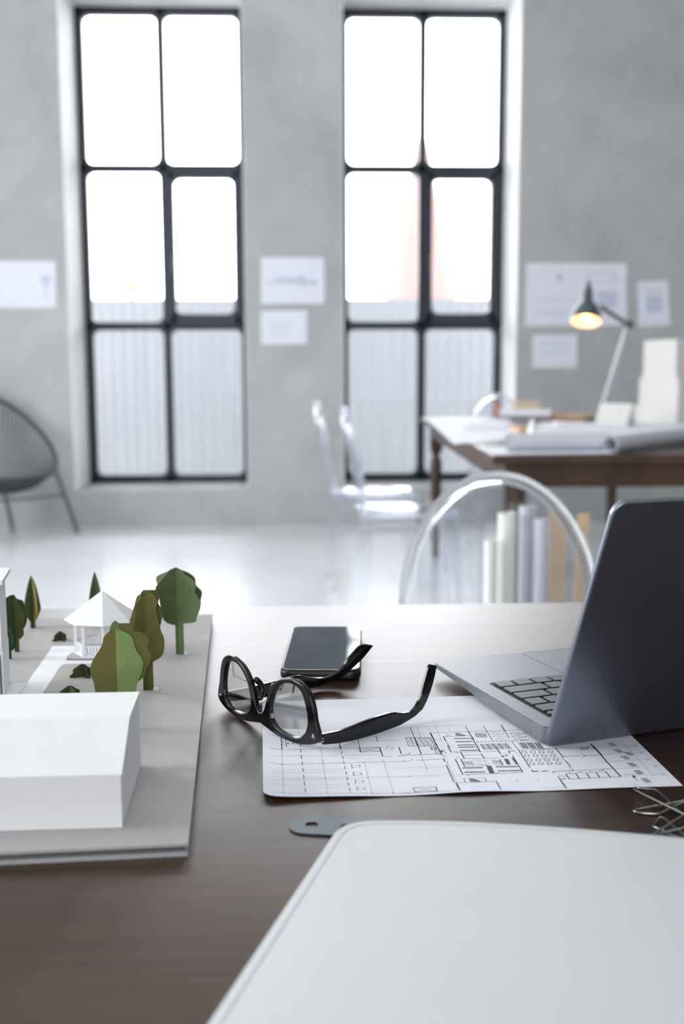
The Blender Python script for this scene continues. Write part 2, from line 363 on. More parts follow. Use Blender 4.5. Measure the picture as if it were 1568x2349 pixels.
# outside
bm = BM(); box(bm, (-30, WALL+0.62, -0.2), (30, 60, -0.05)); struct('ground', bm, M['ground'])
FY = 10.6; FZ = atY(300, 686, FY).z
bm = BM(); n = 1200; vs = []
for k in range(n+1):
    x = -7+14*k/n; y = FY+0.004*math.sin(2*math.pi*x/0.11)+0.004*math.sin(2*math.pi*x/0.9)
    vs.append([bm.verts.new((x, y, -0.05)), bm.verts.new((x, y, FZ)), bm.verts.new((x, y+0.02, FZ)), bm.verts.new((x, y+0.02, -0.05))])
for A, B in zip(vs, vs[1:]):
    for k in range(4): bm.faces.new((A[k], B[k], B[(k+1) % 4], A[(k+1) % 4]))
single('fence', bm, M['fence'], 'tall pale blue-grey corrugated fence standing outside across both windows', 'fence', smooth=25)
SY = 42.0; tip = atY(968, 262, SY); b_ = atY(968, 690, SY); hw = (atY(1024, 640, SY).x-atY(912, 640, SY).x)/2*1.3
t = thing('spire', 'faint pale red pointed spire seen outside through the right window', 'spire', (tip.x, SY, -0.05))
bm = BM(); lathe(bm, [(hw*1.35, 0), (hw*1.35, b_.z-0.5), (hw*1.12, b_.z), (hw*0.55, b_.z+(tip.z-b_.z)*0.52), (0.03, tip.z)], 8); build('spire_roof', bm, M['spire'], t, smooth=0)
bm = BM(); lathe(bm, [(0.02, tip.z-0.1), (0.12, tip.z+0.05), (0.12, tip.z+0.15), (0.02, tip.z+0.4)], 10); build('finial', bm, M['spire'], t)
yl = atY(301, 660, 13.0)
t = thing('post_lamp', 'small pale yellow globe on a post just above the fence outside', 'lamp', (yl.x, 13.0, -0.05))
bm = BM(); tube(bm, [(0, 0, 0), (0, 0, yl.z)], 0.03); build('post', bm, M['yellow'], t)
bm = BM(); lathe(bm, [(0.004, yl.z-0.02), (0.05, yl.z), (0.07, yl.z+0.07), (0.05, yl.z+0.13), (0.004, yl.z+0.15)], 16); build('globe', bm, M['yellow'], t)
# ------------------------------------------------------------------ papers pinned to the wall
def wall_sheet(px, label, marks=(), landscape=True):
    """px: four pixel corners on the wall, clockwise from top left"""
    P = [atY(x, y, WALL-0.004) for x, y in px]
    O = P[3]; U = P[2]-P[3]; V_ = P[0]-P[3]
    t = thing('wall_drawing', label, 'drawing', (P[0]+P[1]+P[2]+P[3])/4, 0, 'drawings pinned to the concrete wall')
    bm = BM(); prism(bm, P, (0, 0.0012, 0)); build('sheet', bm, M['wall_paper'], t, True, 0)
    if marks:
        bm = BM()
        for (a, b, c, d) in marks:
            q = [O+U*x+V_*y for x, y in ((a, b), (c, b), (c, d), (a, d))]; prism(bm, [p+Vector((0, -0.0004, 0)) for p in q], (0, 0.0008, 0))
        build('print', bm, M['ink_blur'], t, True, 0)
wall_sheet([(-60, 598), (127, 599), (129, 706), (-60, 707)], 'white drawing pinned to the wall left of the left window, above the cord chair',
           [(.80, .55, .93, .68), (.84, .40, .90, .55), (.86, .22, .90, .30)])
wall_sheet([(599, 590), (743, 591), (744, 696), (598, 697)], 'white drawing on the wall between the windows, the larger upper one with a skyline strip',
           [(.22, .44, .60, .56), (.58, .38, .70, .60), (.70, .40, .88, .50), (.08, .42, .22, .48)])
wall_sheet([(598, 714), (704, 711), (704, 789), (598, 790)], 'small white sheet on the wall between the windows, below the larger drawing',
           [(.2, .60, .62, .64), (.2, .40, .62, .44), (.2, .24, .55, .27)])
wall_sheet([(1206, 603), (1437, 604), (1436, 747), (1204, 748)], 'largest white plan sheet on the wall, directly behind the desk lamp head',
           [(.30, .70, .36, .84), (.60, .68, .88, .70), (.60, .82, .88, .84), (.60, .68, .62, .84), (.86, .68, .88, .84), (.70, .30, .90, .55), (.1, .2, .5, .23), (.1, .4, .5, .42)])
wall_sheet([(1462, 647), (1530, 643), (1537, 746), (1464, 749)], 'upright white sheet on the wall to the right of the large plan',
           [(.25, .3, .75, .7), (.2, .78, .8, .82)])
wall_sheet([(1222, 768), (1324, 767), (1322, 843), (1220, 844)], 'small white sheet on the wall below the large plan, beside the lamp arm',
           [(.15, .70, .8, .74), (.15, .45, .8, .49)])
# ------------------------------------------------------------------ work table at the back
TZ2 = 0.79
nl = at(1130, 1045, TZ2); fl = at(965, 958, TZ2); ang = math.atan2(fl.y-nl.y, fl.x-nl.x)-math.pi/2
TL = (fl-nl).length; TW = atY(1393, 1120, fl.y-0.1).x-fl.x+0.10
t = thing('work_table', 'brown wooden work table with turned legs covered in rolls and papers at the back', 'table', (nl.x, nl.y, 0), ang)
bm = BM(); box(bm, (0, 0, TZ2-0.028), (TW, TL, TZ2), 0.005); build('tabletop', bm, M['old_wood'], t)
i_ = 0.05
for lo, hi in (((i_, i_, 0), (TW-i_, i_+0.022, 0)), ((i_, TL-i_-0.022, 0), (TW-i_, TL-i_, 0)), ((i_, i_, 0), (i_+0.022, TL-i_, 0)), ((TW-i_-0.022, i_, 0), (TW-i_, TL-i_, 0))):
    bm = BM(); box(bm, (lo[0], lo[1], TZ2-0.105), (hi[0], hi[1], TZ2-0.027), 0.002); build('apron', bm, M['old_wood'], t)
for x, y in ((0.08, 0.08), (TW-0.08, 0.08), (0.08, TL-0.08), (TW-0.08, TL-0.08)):
    bm = BM(); box(bm, (x-0.033, y-0.033, 0.60), (x+0.033, y+0.033, TZ2-0.027), 0.004)
    lathe(bm, [(0.033, 0.62), (0.031, 0.60), (0.020, 0.585), (0.020, 0.575), (0.031, 0.555), (0.034, 0.52), (0.030, 0.42), (0.024, 0.20), (0.021, 0.14), (0.027, 0.12), (0.027, 0.10), (0.021, 0.08), (0.024, 0.03), (0.020, 0.0)], 20, Matrix.Translation((x, y, 0)))
    build('leg', bm, M['old_wood_leg'], t)
def sheet_on(name, px, z, m, label, cat='paper', thick=0.0008, group=None):
    bm = BM(); P = [at(x, y, z) for x, y in px]; prism(bm, P, (0, 0, thick)); return single(name, bm, m, label, cat, group=group, smooth=0)
GP = 'papers lying on the wooden table'
sheet_on('drawing_sheet', [(985, 968), (1040, 1019), (1200, 1003), (1165, 962)], TZ2+0.0035, M['paper'], 'white sheet at the far left of the wooden table, beside its left edge', 'paper', group=GP)
sheet_on('drawing_sheet', [(1062, 985), (1160, 985), (1168, 970), (1080, 969)], TZ2+0.006, M['wall_paper'], 'thin white pad on top of the sheet at the far left of the wooden table', 'paper', 0.004, group=GP)
sheet_on('notebook', [(1070, 1020), (1185, 1020), (1185, 1000), (1100, 1000)], TZ2+0.0005, M['rubber'], 'thin black notebook showing between white sheets at the wooden table edge', 'notebook', 0.0028)
sheet_on('drawing_sheet', [(1098, 1026), (1134, 1043), (1420, 1040), (1390, 1022)], TZ2+0.0005, M['paper'], 'white sheet at the near left corner of the wooden table, under the paper roll', 'paper', group=GP)
sheet_on('drawing_sheet', [(1185, 1004), (1800, 1004), (1720, 962), (1245, 968)], TZ2+0.0005, M['wall_paper'], 'large pale sheet spread over the middle of the wooden table', 'paper', group=GP)
def paper_roll(name, a, b, r, label, group, m='paper', turns=2.3):
    """rolled sheet between two end points, spiral section, hollow"""
    a, b = Vector(a), Vector(b); mt = frame_matrix(a, b-a, (0, 0, 1) if abs((b-a).normalized().z) < 0.9 else (1, 0, 0)); L = (b-a).length
    t = BM(); n = int(26*turns); rows = []
    for k in range(n+1):
        q = 2*math.pi*turns*k/n; rr = r*(1-0.28*(1-k/n))
        rows.append([t.verts.new((rr*math.cos(q), rr*math.sin(q), 0)), t.verts.new((rr*math.cos(q), rr*math.sin(q), L))])
    for A, B in zip(rows, rows[1:]): t.faces.new((A[0], B[0], B[1], A[1]))
    solid(t, geom=list(t.faces), thickness=0.0012)
    t.transform(mt); return single(name, t, M[m], label, 'paper roll', group=group, smooth=60)
GR = 'rolled drawings on the wooden table'
a = at(1162, 1036, TZ2); b = at(1396, 1034, TZ2); r = 0.030
paper_roll('paper_roll', a+Vector((0, 0, r)), b+Vector((0, 0, r)), r, 'rolled drawing lying along the near edge of the wooden table, left of the slanting roll', GR, 'roll_grey')
a = at(1398, 1040, TZ2); b = at(1800, 985, TZ2); r = 0.028
paper_roll('paper_roll', a+Vector((0, 0, r)), b+Vector((0, 0, r)), r, 'rolled drawing slanting back to the right on the wooden table', GR, 'roll_grey')
a = at(1145, 962, TZ2); b = at(1262, 962, TZ2); r = 0.028
paper_roll('paper_roll', a+Vector((0, 0, r)), b+Vector((0, 0, r)), r, 'white rolled drawing at the far end of the wooden table before a tan block', GR, 'paper')
p = at(1208, 954, TZ2); bm = BM(); box(bm, p+Vector((-0.075, 0, 0)), p+Vector((0.075, 0.05, 0.085)), 0.004)
single('wooden_block', bm, M['cardboard'], 'tan block standing behind the white roll at the far table end', 'block')
p = at(1140, 952, TZ2)
bm = BM(); lathe(bm, [(0.018, 0), (0.02, 0.002), (0.02, 0.075), (0.017, 0.077)], 18, Matrix.Translation(p)); single('small_jar', bm, mat('terracotta_pot', (190, 140, 122), 0.7, var=0.05), 'small reddish pot at the left end of the far white roll', 'pot')
# tape roll, glue bottle, eraser, ruler stick, stapler, models
p = at(1192, 990, TZ2); bm = BM(); lathe(bm, [(0.026, 0), (0.045, 0), (0.045, 0.02), (0.026, 0.02), (0.026, 0)], 28, Matrix.Translation(p), False)
single('tape_roll', bm, mat('orange_tape', (226, 186, 140), 0.5, var=0.05), 'small orange-tan roll lying on the wooden table beside a white bottle', 'tape')
p = at(1220, 998, TZ2); t = thing('glue_bottle', 'small white bottle standing on the wooden table behind the near paper roll', 'bottle', p)
bm = BM(); lathe(bm, [(0.017, 0), (0.019, 0.002), (0.019, 0.035), (0.010, 0.044)], 20); build('body', bm, M['white_card'], t)
bm = BM(); lathe(bm, [(0.010, 0.044), (0.010, 0.056), (0.004, 0.064)], 16); build('cap', bm, M['white_card'], t)
p = at(1286, 978, TZ2); bm = BM(); box(bm, p+Vector((-0.028, -0.01, 0.0013)), p+Vector((0.028, 0.05, 0.022)), 0.006, 3); single('eraser', bm, M['white_card'], 'small white block like an eraser on the large pale sheet', 'eraser')
a = at(1262, 962, TZ2); b = at(1345, 958, TZ2); bm = BM(); box(bm, (a.x, a.y, TZ2), (b.x, a.y+0.05, TZ2+0.028), 0.003); single('wooden_strip', bm, M['tan_wood'], 'tan wooden strip lying at the far side of the wooden table', 'strip')
p = at(1352, 969, TZ2); t = thing('stapler', 'small dark desk tool beside the little white house model', 'stapler', p)
bm = BM(); box(bm, (-0.03, -0.012, 0), (0.022, 0.012, 0.008), 0.002); build('base', bm, M['dark_metal'], t)
bm = BM(); box(bm, (-0.03, -0.010, 0.014), (0.022, 0.010, 0.028), 0.004); box(bm, (0.008, -0.009, 0.006), (0.022, 0.009, 0.02), 0.002); build('arm', bm, M['dark_metal'], t)
# small house model with a pitched roof
hA = at(1366, 977, TZ2); hB = at(1433, 979, TZ2); hC = hB+Vector((0.082, 0.105, 0))
t = thing('house_model', 'small white card house model with pitched roof on the wooden table', 'model house', (hA+hB)/2)
ux = (hB-hA); uy = (hC-hB); hh = atY(1400, 926, hA.y+uy.y/2).z-TZ2
bm = BM(); prof = [hB, hC, (hB+hC)/2+Vector((0, 0, hh))]; prism(bm, prof, hA-hB); build('body', bm, M['cream_card'], t, True, 0)
bm = BM()
for s in (0, 1):
    e = (hB, hC)[s]; k = (hB+hC)/2+Vector((0, 0, hh)); o_ = (e-k).normalized()*-0.003; ov = (hB-hA).normalized()*0.008
    n_ = Vector((0, 0, 0.003)); prism(bm, [hA-ov+o_, hB+ov+o_, k+ov, k+(hA-hB)-ov], n_)
build('roof', bm, M['cream_card'], t, True, 0)
# stepped tower model
p = at(1545, 972, TZ2); t = thing('tower_model', 'tall stepped off-white tower model at the right end of the wooden table', 'model tower', p, math.radians(20))
sc = p.y/2400; H1 = (atY(1545, 778, p.y).z-TZ2)
bm = BM(); box(bm, (0, 0, 0.0015), (0.20, 0.25, H1)); build('tower', bm, M['cream_card'], t, smooth=0)
bm = BM(); box(bm, (-0.001, -0.022, 0.0015), (0.20, 0.275, H1*0.55)); build('middle_block', bm, M['cream_card'], t, smooth=0)
bm = BM(); box(bm, (-0.002, -0.024, 0.0015), (0.20, 0.32, H1*0.2)); build('podium', bm, M['cream_card'], t, smooth=0)
# ------------------------------------------------------------------ desk lamp
LY = 5.35
bp = atY(1386, 940, LY); bp.z = TZ2
jt = atY(1440, 745, LY); ft = atY(1386, 918, LY); sh = atY(1343, 738, LY-0.05); nk = atY(1374, 702, LY)
t = thing('desk_lamp', 'lit grey desk lamp with jointed arm standing on the wooden table', 'lamp', bp)
bm = BM(); lathe(bm, [(0.085, 0), (0.088, 0.004), (0.086, 0.018), (0.03, 0.026), (0.022, 0.03)], 32); build('base', bm, M['lamp_grey'], t)
bm = BM(); tube(bm, [bp+Vector((0, 0, 0.02)), ft], 0.015); build('stem', bm, M['lamp_metal'], t, True)
for dx in (-0.013, 0.013):
    bm = BM(); tube(bm, [ft+Vector((dx*0.6, dx, 0)), jt+Vector((dx*0.6, dx, 0))], 0.009); build('lower_arm', bm, M['lamp_metal'], t, True)
bm = BM(); tube(bm, [ft+Vector((0.02, 0, 0.02)), ft.lerp(jt, 0.35)+Vector((0.012, 0, 0))], 0.007, 8); build('spring', bm, M['lamp_metal'], t, True)
bm = BM(); tube(bm, [jt+Vector((0.02, 0, -0.012)), nk], 0.011); build('upper_arm', bm, M['lamp_grey'], t, True)
bm = BM(); tube(bm, [jt+Vector((0, -0.028, 0)), jt+Vector((0, 0.028, 0))], 0.021, 16); build('joint', bm, M['lamp_grey'], t, True)
ax = Vector((0.13, 0.36, 0.9)).normalized(); mt = frame_matrix(sh, ax)
bm = BM(); lathe(bm, [(0.076, 0), (0.0765, 0.004), (0.072, 0.04), (0.060, 0.07), (0.040, 0.098), (0.029, 0.118), (0.025, 0.175), (0.016, 0.186), (0.013, 0.215), (0.0, 0.216)], 36, mt, False)
so = build('shade', bm, M['lamp_grey'], t, True)
bm = BM(); lathe(bm, [(0.0745, 0.001), (0.070, 0.04), (0.058, 0.068), (0.038, 0.095), (0.0, 0.105)], 36, mt, False); build('shade_lining', bm, M['lamp_inside'], so, True)
bm = BM(); lathe(bm, [(0.004, 0.016), (0.020, 0.030), (0.027, 0.046), (0.022, 0.066), (0.014, 0.084), (0.013, 0.098)], 20, mt); build('bulb', bm, M['bulb'], t, True)
# ------------------------------------------------------------------ clear chairs
def ghost_chair(label, loc, rz, bh=0.90, group='clear plastic chairs', W_=0.38):
    t = thing('clear_chair', label, 'chair', loc, rz, group); c = M['clear']; sz = 0.46; hw = W_/2
    bm = BM(); nx_, ny_ = 14, 14; g_ = []
    for j in range(ny_+1):
        y = -0.22+0.42*j/ny_; w_ = hw-0.018*max(0, 1-(y+0.22)/0.05)**2
        g_.append([bm.verts.new((w_*(2*i/nx_-1), y, sz-0.016*(1-(2*i/nx_-1)**2)*math.sin(math.pi*(0.15+0.8*j/ny_)))) for i in range(nx_+1)])
    for A, B in zip(g_, g_[1:]):
        for i in range(nx_): bm.faces.new((A[i], A[i+1], B[i+1], B[i]))
    solid(bm, list(bm.faces), 0.012); build('seat', bm, c, t, smooth=60)
    bm = BM()
    for lo, hi in (((-hw+0.02, -0.20, sz-0.055), (hw-0.02, -0.185, sz-0.014)), ((-hw+0.02, 0.165, sz-0.055), (hw-0.02, 0.18, sz-0.014)), ((-hw+0.02, -0.183, sz-0.055), (-hw+0.033, 0.163, sz-0.014)), ((hw-0.033, -0.183, sz-0.055), (hw-0.02, 0.163, sz-0.014))):
        box(bm, lo, hi, 0.003)
    build('seat_rail', bm, c, t)
    for sx in (-1, 1):
        for sy, ym in ((-1, -0.195), (1, 0.175)):
            bm = BM(); x = sx*(hw-0.025); q = []
            for k in range(5):
                s = k/4; r = 0.019-0.006*s; cx = x+sx*0.012*s*s; cy2 = ym+sy*0.03*s*s; z = (sz-0.023)*(1-s)
                q.append([bm.verts.new((cx+a*r, cy2+b*r, z)) for a, b in ((-1, -1), (1, -1), (1, 1), (-1, 1))])
            for A, B in zip(q, q[1:]):
                for j in range(4): bm.faces.new((A[j], A[(j+1) % 4], B[(j+1) % 4], B[j]))
            bm.faces.new(q[0][::-1]); bm.faces.new(q[-1]); bmesh.ops.bevel(bm, geom=list(bm.edges), offset=0.003, segments=2, affect='EDGES'); build('leg', bm, c, t)
    b_ = 0.255; a_ = hw-0.012; zc = bh-0.012-b_; z0 = sz+0.001
    def pos(x, z): s = (z-sz)/(bh-sz); return Vector((x, 0.185+0.085*s**1.25, z))
    path = [(-a_*(0.86+0.14*(k/8)), z0+(zc-z0)*k/8) for k in range(8)] + [(-a_*math.cos(math.pi*k/28), zc+b_*math.sin(math.pi*k/28)) for k in range(29)]
    path += [(-x, z) for x, z in path[:8]][::-1]
    path = [Vector((x, 0, max(z, z0+0.008))) for x, z in path]
    bm = BM(); tube(bm, [pos(p.x, p.z) for p in path], 0.0158, 12, flat=(1.0, 0.85)); build('back_frame', bm, c, t)
    bm = BM(); n = len(path); f = []; k_ = 0.93
    half = n//2; rows = []
    for i in range(half):
        l, r = path[i], path[n-1-i]
        rows.append([bm.verts.new(pos(l.x*k_+(r.x-l.x)*k_*j/6, l.z)+Vector((0, -0.002, 0))) for j in range(7)])
    for A, B in zip(rows, rows[1:]):
        for j in range(6): bm.faces.new((A[j], A[j+1], B[j+1], B[j]))
    solid(bm, geom=list(bm.faces), thickness=0.004); build('back_panel', bm, M['clear_thin'], t)
    return t
p = atD(1126, 1300, 2.08); ghost_chair('clear plastic chair with round back just behind the dark desk', (p.x, p.y-0.24, 0), math.radians(-3), 0.849, W_=0.392)
p = atD(728, 925, 5.15); ghost_chair('clear plastic chair side-on left of the wooden table, the farther of the pair', (p.x+0.26, p.y, 0), math.pi/2+0.05, 0.905)
p = atD(790, 935, 4.5); ghost_chair('clear plastic chair side-on left of the wooden table, the nearer of the pair', (p.x+0.26, p.y, 0), math.pi/2+0.02, 0.90)
p = atD(1140, 905, 6.45); ghost_chair('clear plastic chair behind the far end of the wooden table, only its curved back showing', (p.x, p.y-0.25, 0), 0.0, 0.915)
# ------------------------------------------------------------------ rolls and wood standing on the floor
def upright(px, Y): q = atY(px, 1330, Y); q.z = 0; return q
GF = 'paper rolls standing on the floor'
for (px, Y, r, h, mm, lb) in ((1124, 2.84, 0.020, 0.585, 'roll_cream', 'shortest cream paper roll standing on the floor, leftmost of the upright rolls'),
                              (1160, 2.88, 0.028, 0.655, 'roll_cream', 'thick cream paper roll standing on the floor, second upright roll from the left'),
                              (1206, 2.92, 0.026, 0.668, 'roll_grey', 'tall grey paper roll standing on the floor right of the thick cream roll'),
                              (1238, 2.86, 0.022, 0.640, 'roll_grey', 'grey paper roll standing on the floor right beside the tan boards')):
    q = upright(px, Y); paper_roll('paper_roll', q+Vector((0, 0, 0.001)), q+Vector((0, 0, h)), r, lb, GF, mm)
for (px, Y, w, h, tl, mm, lb) in ((1268, 2.93, 0.046, 0.655, 0.012, 'tan_wood', 'tan board standing upright next to the grey rolls, leftmost of three boards'),
                                  (1296, 2.98, 0.030, 0.66, -0.03, 'cardboard', 'pale tan board standing upright between two other boards'),
                                  (1320, 2.95, 0.030, 0.64, 0.02, 'tan_wood', 'tan board standing upright nearest the laptop lid, rightmost of three boards')):
    q = upright(px, Y); bm = BM(); prism(bm, [q+Vector((-w/2, 0, 0)), q+Vector((w/2, 0, 0)), q+Vector((w/2+tl, 0, h)), q+Vector((-w/2+tl, 0, h))], (0, 0.012, 0), 0.001)
    single('wooden_board', bm, M[mm], lb, 'board', group='boards standing beside the rolls', smooth=0)
# ------------------------------------------------------------------ cord chair at the left
ft = at(178, 1222, 0); AR = math.radians(-50); ex = atY(137, 1076, 6.72)
t = thing('cord_chair', 'black woven cord lounge chair by the wall at the left edge', 'chair', (ex.x-0.40, 6.70, 0), AR)
def rim(ph): return Vector((0.36*math.cos(ph), 0.38*math.sin(ph), 0.405+0.52*(math.sin(ph/2)**2)**1.55))
bm = BM(); tube(bm, [rim(2*math.pi*k/72) for k in range(72)], 0.0155, 10, True); build('rim', bm, M['cord'], t)
def low(ph): return Vector((0.0+0.15*math.cos(ph), 0.16*math.sin(ph), 0.325-0.02*math.cos(ph)))
bm = BM(); tube(bm, [low(2*math.pi*k/40) for k in range(40)], 0.009, 8, True); build('seat_ring', bm, M['cord'], t)
bm = BM()
for k in range(80):
    ph = 2*math.pi*k/80; a, b = rim(ph), low(ph); m_ = a.lerp(b, 0.55); m_.z -= 0.03+0.10*max(0, a.z-0.5); m_ += (a-b)*0.10*Vector((1, 1, 0)).length*0.3; tube(bm, spline([a, m_, b], 5), 0.0037, 6)
for k in range(34):
    y = -0.155+0.31*k/33; w = math.sqrt(max(0, 1-(y/0.16)**2))*0.15; tube(bm, [(-w, y, 0.338), (0, y, 0.318), (w, y, 0.307)], 0.0055, 6)
build('cord_weave', bm, M['cord'], t)
rm = ROOT[t.name].inverted(); fl_ = rm @ ft; a0 = rim(math.radians(51)); d0 = (fl_.x-a0.x, fl_.y-a0.y)
for ph, d in ((51, d0), (-51, (d0[0], -d0[1])), (142, (-0.10, 0.10)), (-142, (-0.10, -0.10))):
    a = (rim if abs(ph) < 90 else low)(math.radians(ph)); bm = BM(); tube(bm, [a, (a.x+d[0], a.y+d[1], 0.0)], 0.013, 10); build('leg', bm, M['dark_metal'], t)
bm = BM(); a, b = rim(math.radians(51)), rim(math.radians(-51)); tube(bm, [Vector((a.x+d0[0]*.4, a.y+d0[1]*.4, a.z*.6)), Vector((b.x+d0[0]*.4, b.y-d0[1]*.4, b.z*.6))], 0.008, 8); build('stretcher', bm, M['dark_metal'], t)
# ------------------------------------------------------------------ desk
TZ = 0.75
DY = at(900, 1386, TZ).y
t = thing('desk', 'dark brown wooden desk in the foreground carrying the model and laptop', 'desk', (0.1, 0.7, 0))
bm = BM(); box(bm, (-1.1, 0.12-0.7, TZ-0.034), (1.1, DY-0.7, TZ), 0.003); build('tabletop', bm, M['desk'], t)
for x in (-1.02, 1.02):
    for y in (0.20-0.7, DY-0.08-0.7):
        bm = BM(); box(bm, (x-0.03, y-0.03, 0), (x+0.03, y+0.03, TZ-0.034), 0.003); build('leg', bm, M['desk_leg'], t)
for y in (0.20-0.7, DY-0.08-0.7):
    bm = BM(); box(bm, (-0.99, y-0.012, TZ-0.11), (0.99, y+0.012, TZ-0.0345), 0.002); build('apron', bm, M['desk_leg'], t)
# ------------------------------------------------------------------ site model board
BZ = TZ+0.0085
c0 = at(432, 1934, BZ); c1 = at(487, 1409, BZ); BR = math.atan2(c1.y-c0.y, c1.x-c0.x)-math.pi/2; BL = (c1-c0).length
t = thing('model_board', 'grey layered site-model board lying on the desk at the left', 'board', (c0.x, c0.y, TZ), BR)
bm = BM(); box(bm, (-0.72, 0, 0.0062), (0, BL, 0.0085), 0.0003, 1); build('top_sheet', bm, M['grey_board'], t, smooth=0)
bm = BM(); box(bm, (-0.72, 0.003, 0.0028), (-0.002, BL-0.002, 0.0062)); build('core', bm, M['board_core'], t, smooth=0)
bm = BM(); box(bm, (-0.72, -0.0005, 0.0), (-0.0005, BL, 0.0028), 0.0003, 1); build('backing_sheet', bm, M['backing'], t, smooth=0)
# path sheet and lawn pieces
bm = BM(); prism(bm, [at(x, y, BZ) for x, y in ((40, 1600), (121, 1483), (300, 1483), (315, 1640), (40, 1640))], (0, 0, 0.0006)); single('model_path', bm, M['white_card'], 'white card path sheet leading to the pavilion on the model board', 'path', smooth=0)
def lawn(px, label):
    P = [at(x, y, BZ+0.0006) for x, y in px]; c = sum(P, Vector())/len(P)
    t = thing('model_lawn', label, 'lawn', c, 0, 'grey lawn pieces on the model path')
    bm = BM(); prism(bm, P, (0, 0, 0.0011)); build('lawn_sheet', bm, M['grey_board'], t, True, 0)
    bm = BM(); Q = [c+(p-c)*1.0+(p-c).normalized()*0.0007 for p in P]; prism(bm, Q, (0, 0, 0.0008)); build('cut_edge_shadow', bm, M['board_core'], t, True, 0)  # dark rim: cut edge, with the shadow of the gap put into its colour
lawn([(154, 1514), (157, 1506), (164, 1500), (171, 1497.5), (179, 1497), (217, 1509), (290, 1509), (290, 1515)], 'narrow grey lawn piece at the foot of the white pavilion')
lawn([(101, 1590), (138, 1532), (144, 1527), (152, 1525), (300, 1525), (310, 1640), (70, 1640)], 'larger grey lawn piece with rounded corner in front of the pavilion')
# long white building in front
P0 = at(281, 1899, BZ); P1 = at(323, 1757, BZ); Pr = P0.lerp(P1, 0.45); dl = (at(0, 1907, BZ)-P0).normalized()*0.44
zf = atY(278, 1778, P0.y).z; zb = atY(326, 1588, P1.y).z; zr = atY(299, 1645, Pr.y).z
V3 = lambda p, z: Vector((p.x, p.y, z))
t = thing('model_building', 'long low white card building with sloping roof at the front of the model board', 'model building', (P0+P1)/2+dl/2)
bm = BM(); prism(bm, [P0, P1, V3(P1, zb), V3(Pr, zr), V3(P0, zf)], dl, 0.0004, 1); build('body', bm, M['white_card'], t, True, 20)
bm = BM(); e = -dl.normalized()*0.0006; k = Vector((0, 0, 0.0005))
prism(bm, [V3(P0, zf)+e+k, V3(Pr, zr)+e+k, V3(P1, zb)+e+k, V3(P1, zb)+e, V3(Pr, zr)+e, V3(P0, zf)+e], dl*1.001, 0.0, 1)
build('roof', bm, M['white_card'], t, True, 20)
# tall building at the left edge
Q0 = at(11, 1600, BZ); Q1 = at(24, 1566, BZ); dv_ = (Q1-Q0); dl = Vector((-1, -0.03, 0)).normalized()
zt = atY(20, 1330, (Q0.y+Q1.y)/2).z; zs = atY(27, 1305, Q1.y).z; zm = atY(15, 1462, Q1.y).z
t = thing('model_building', 'tall white card building with flat overhanging roof at the left edge of the model', 'model building', Q0+dl*0.08)
bm = BM(); prism(bm, [Q0, Q1, Q1+dl*0.16, Q0+dl*0.16], (0, 0, zm-BZ)); build('lower_floor', bm, M['white_card'], t, True, 0)
bm = BM(); g = Vector((0.0006, 0, 0)); prism(bm, [V3(q, zm+0.0006) for q in (Q0-g, Q1-g, Q1+dl*0.16, Q0+dl*0.16)], (0, 0, zt-zm)); build('upper_floor', bm, M['white_card'], t, True, 0)
bm = BM(); n_ = dv_.normalized()*0.006; prism(bm, [V3(q, zs-0.0035) for q in (Q0-n_*2-dl*0.004, Q1+n_-dl*0.004, Q1+n_+dl*0.17, Q0-n_*2+dl*0.17)], (0, 0, 0.0035)); build('roof', bm, M['white_card'], t, True, 0)
bm = BM()
for i in range(14):
    q = Q0+dl*(0.002+0.0022*i)-n_*0.25; prism(bm, [q, q+dl*0.001, q+dl*0.001-n_*0.2, q-n_*0.2], (0, 0, zm-BZ-0.004))
build('louvres', bm, M['board_core'], t, True, 0)
bm = BM(); prism(bm, [at(x, y, BZ) for x, y in ((45, 1592), (62, 1570), (26, 1569), (-40, 1640), (20, 1640))], (0, 0, 0.0013)); build('plinth', bm, M['white_card'], t, True, 0)
# pavilion
gc = at(239, 1497, BZ); gx = gc.y/F; n8 = 8; off = math.radians(10)
r_e = 88*gx; r_p = 63*gx
t = thing('model_pavilion', 'small white octagonal pavilion with pointed roof on the model board', 'pavilion', (gc.x, gc.y, BZ))
ze = atY(179, 1433, gc.y-r_e*0.75).z-BZ; za_ = atY(241, 1354.6, gc.y).z-BZ
cn = lambda r, i, z: Vector((r*math.sin(2*math.pi*i/n8+off), -r*math.cos(2*math.pi*i/n8+off), z))
bm = BM(); ap = bm.verts.new((0, 0, za_)); ri = [bm.verts.new(cn(r_e, i, ze)) for i in range(n8)]
ap2 = bm.verts.new((0, 0, za_-0.0012)); r2 = [bm.verts.new(cn(r_e*0.985, i, ze-0.0006)) for i in range(n8)]
for i in range(n8):
    j = (i+1) % n8; bm.faces.new((ri[i], ri[j], ap)); bm.faces.new((r2[j], r2[i], ap2)); bm.faces.new((ri[j], ri[i], r2[i], r2[j]))
build('roof', bm, M['white_card'], t, smooth=0)
for i in range(n8):
    p = cn(r_p, i, 0); bm = BM(); box(bm, (p.x-0.0015, p.y-0.0015, 0.0), (p.x+0.0015, p.y+0.0015, ze+0.0045)); build('post', bm, M['white_card'], t, smooth=0)
bm = BM(); prism(bm, [cn(r_p+0.002, i, 0.0018) for i in range(n8)], (0, 0, 0.0008)); build('floor_sheet', bm, M['white_card'], t, smooth=0)
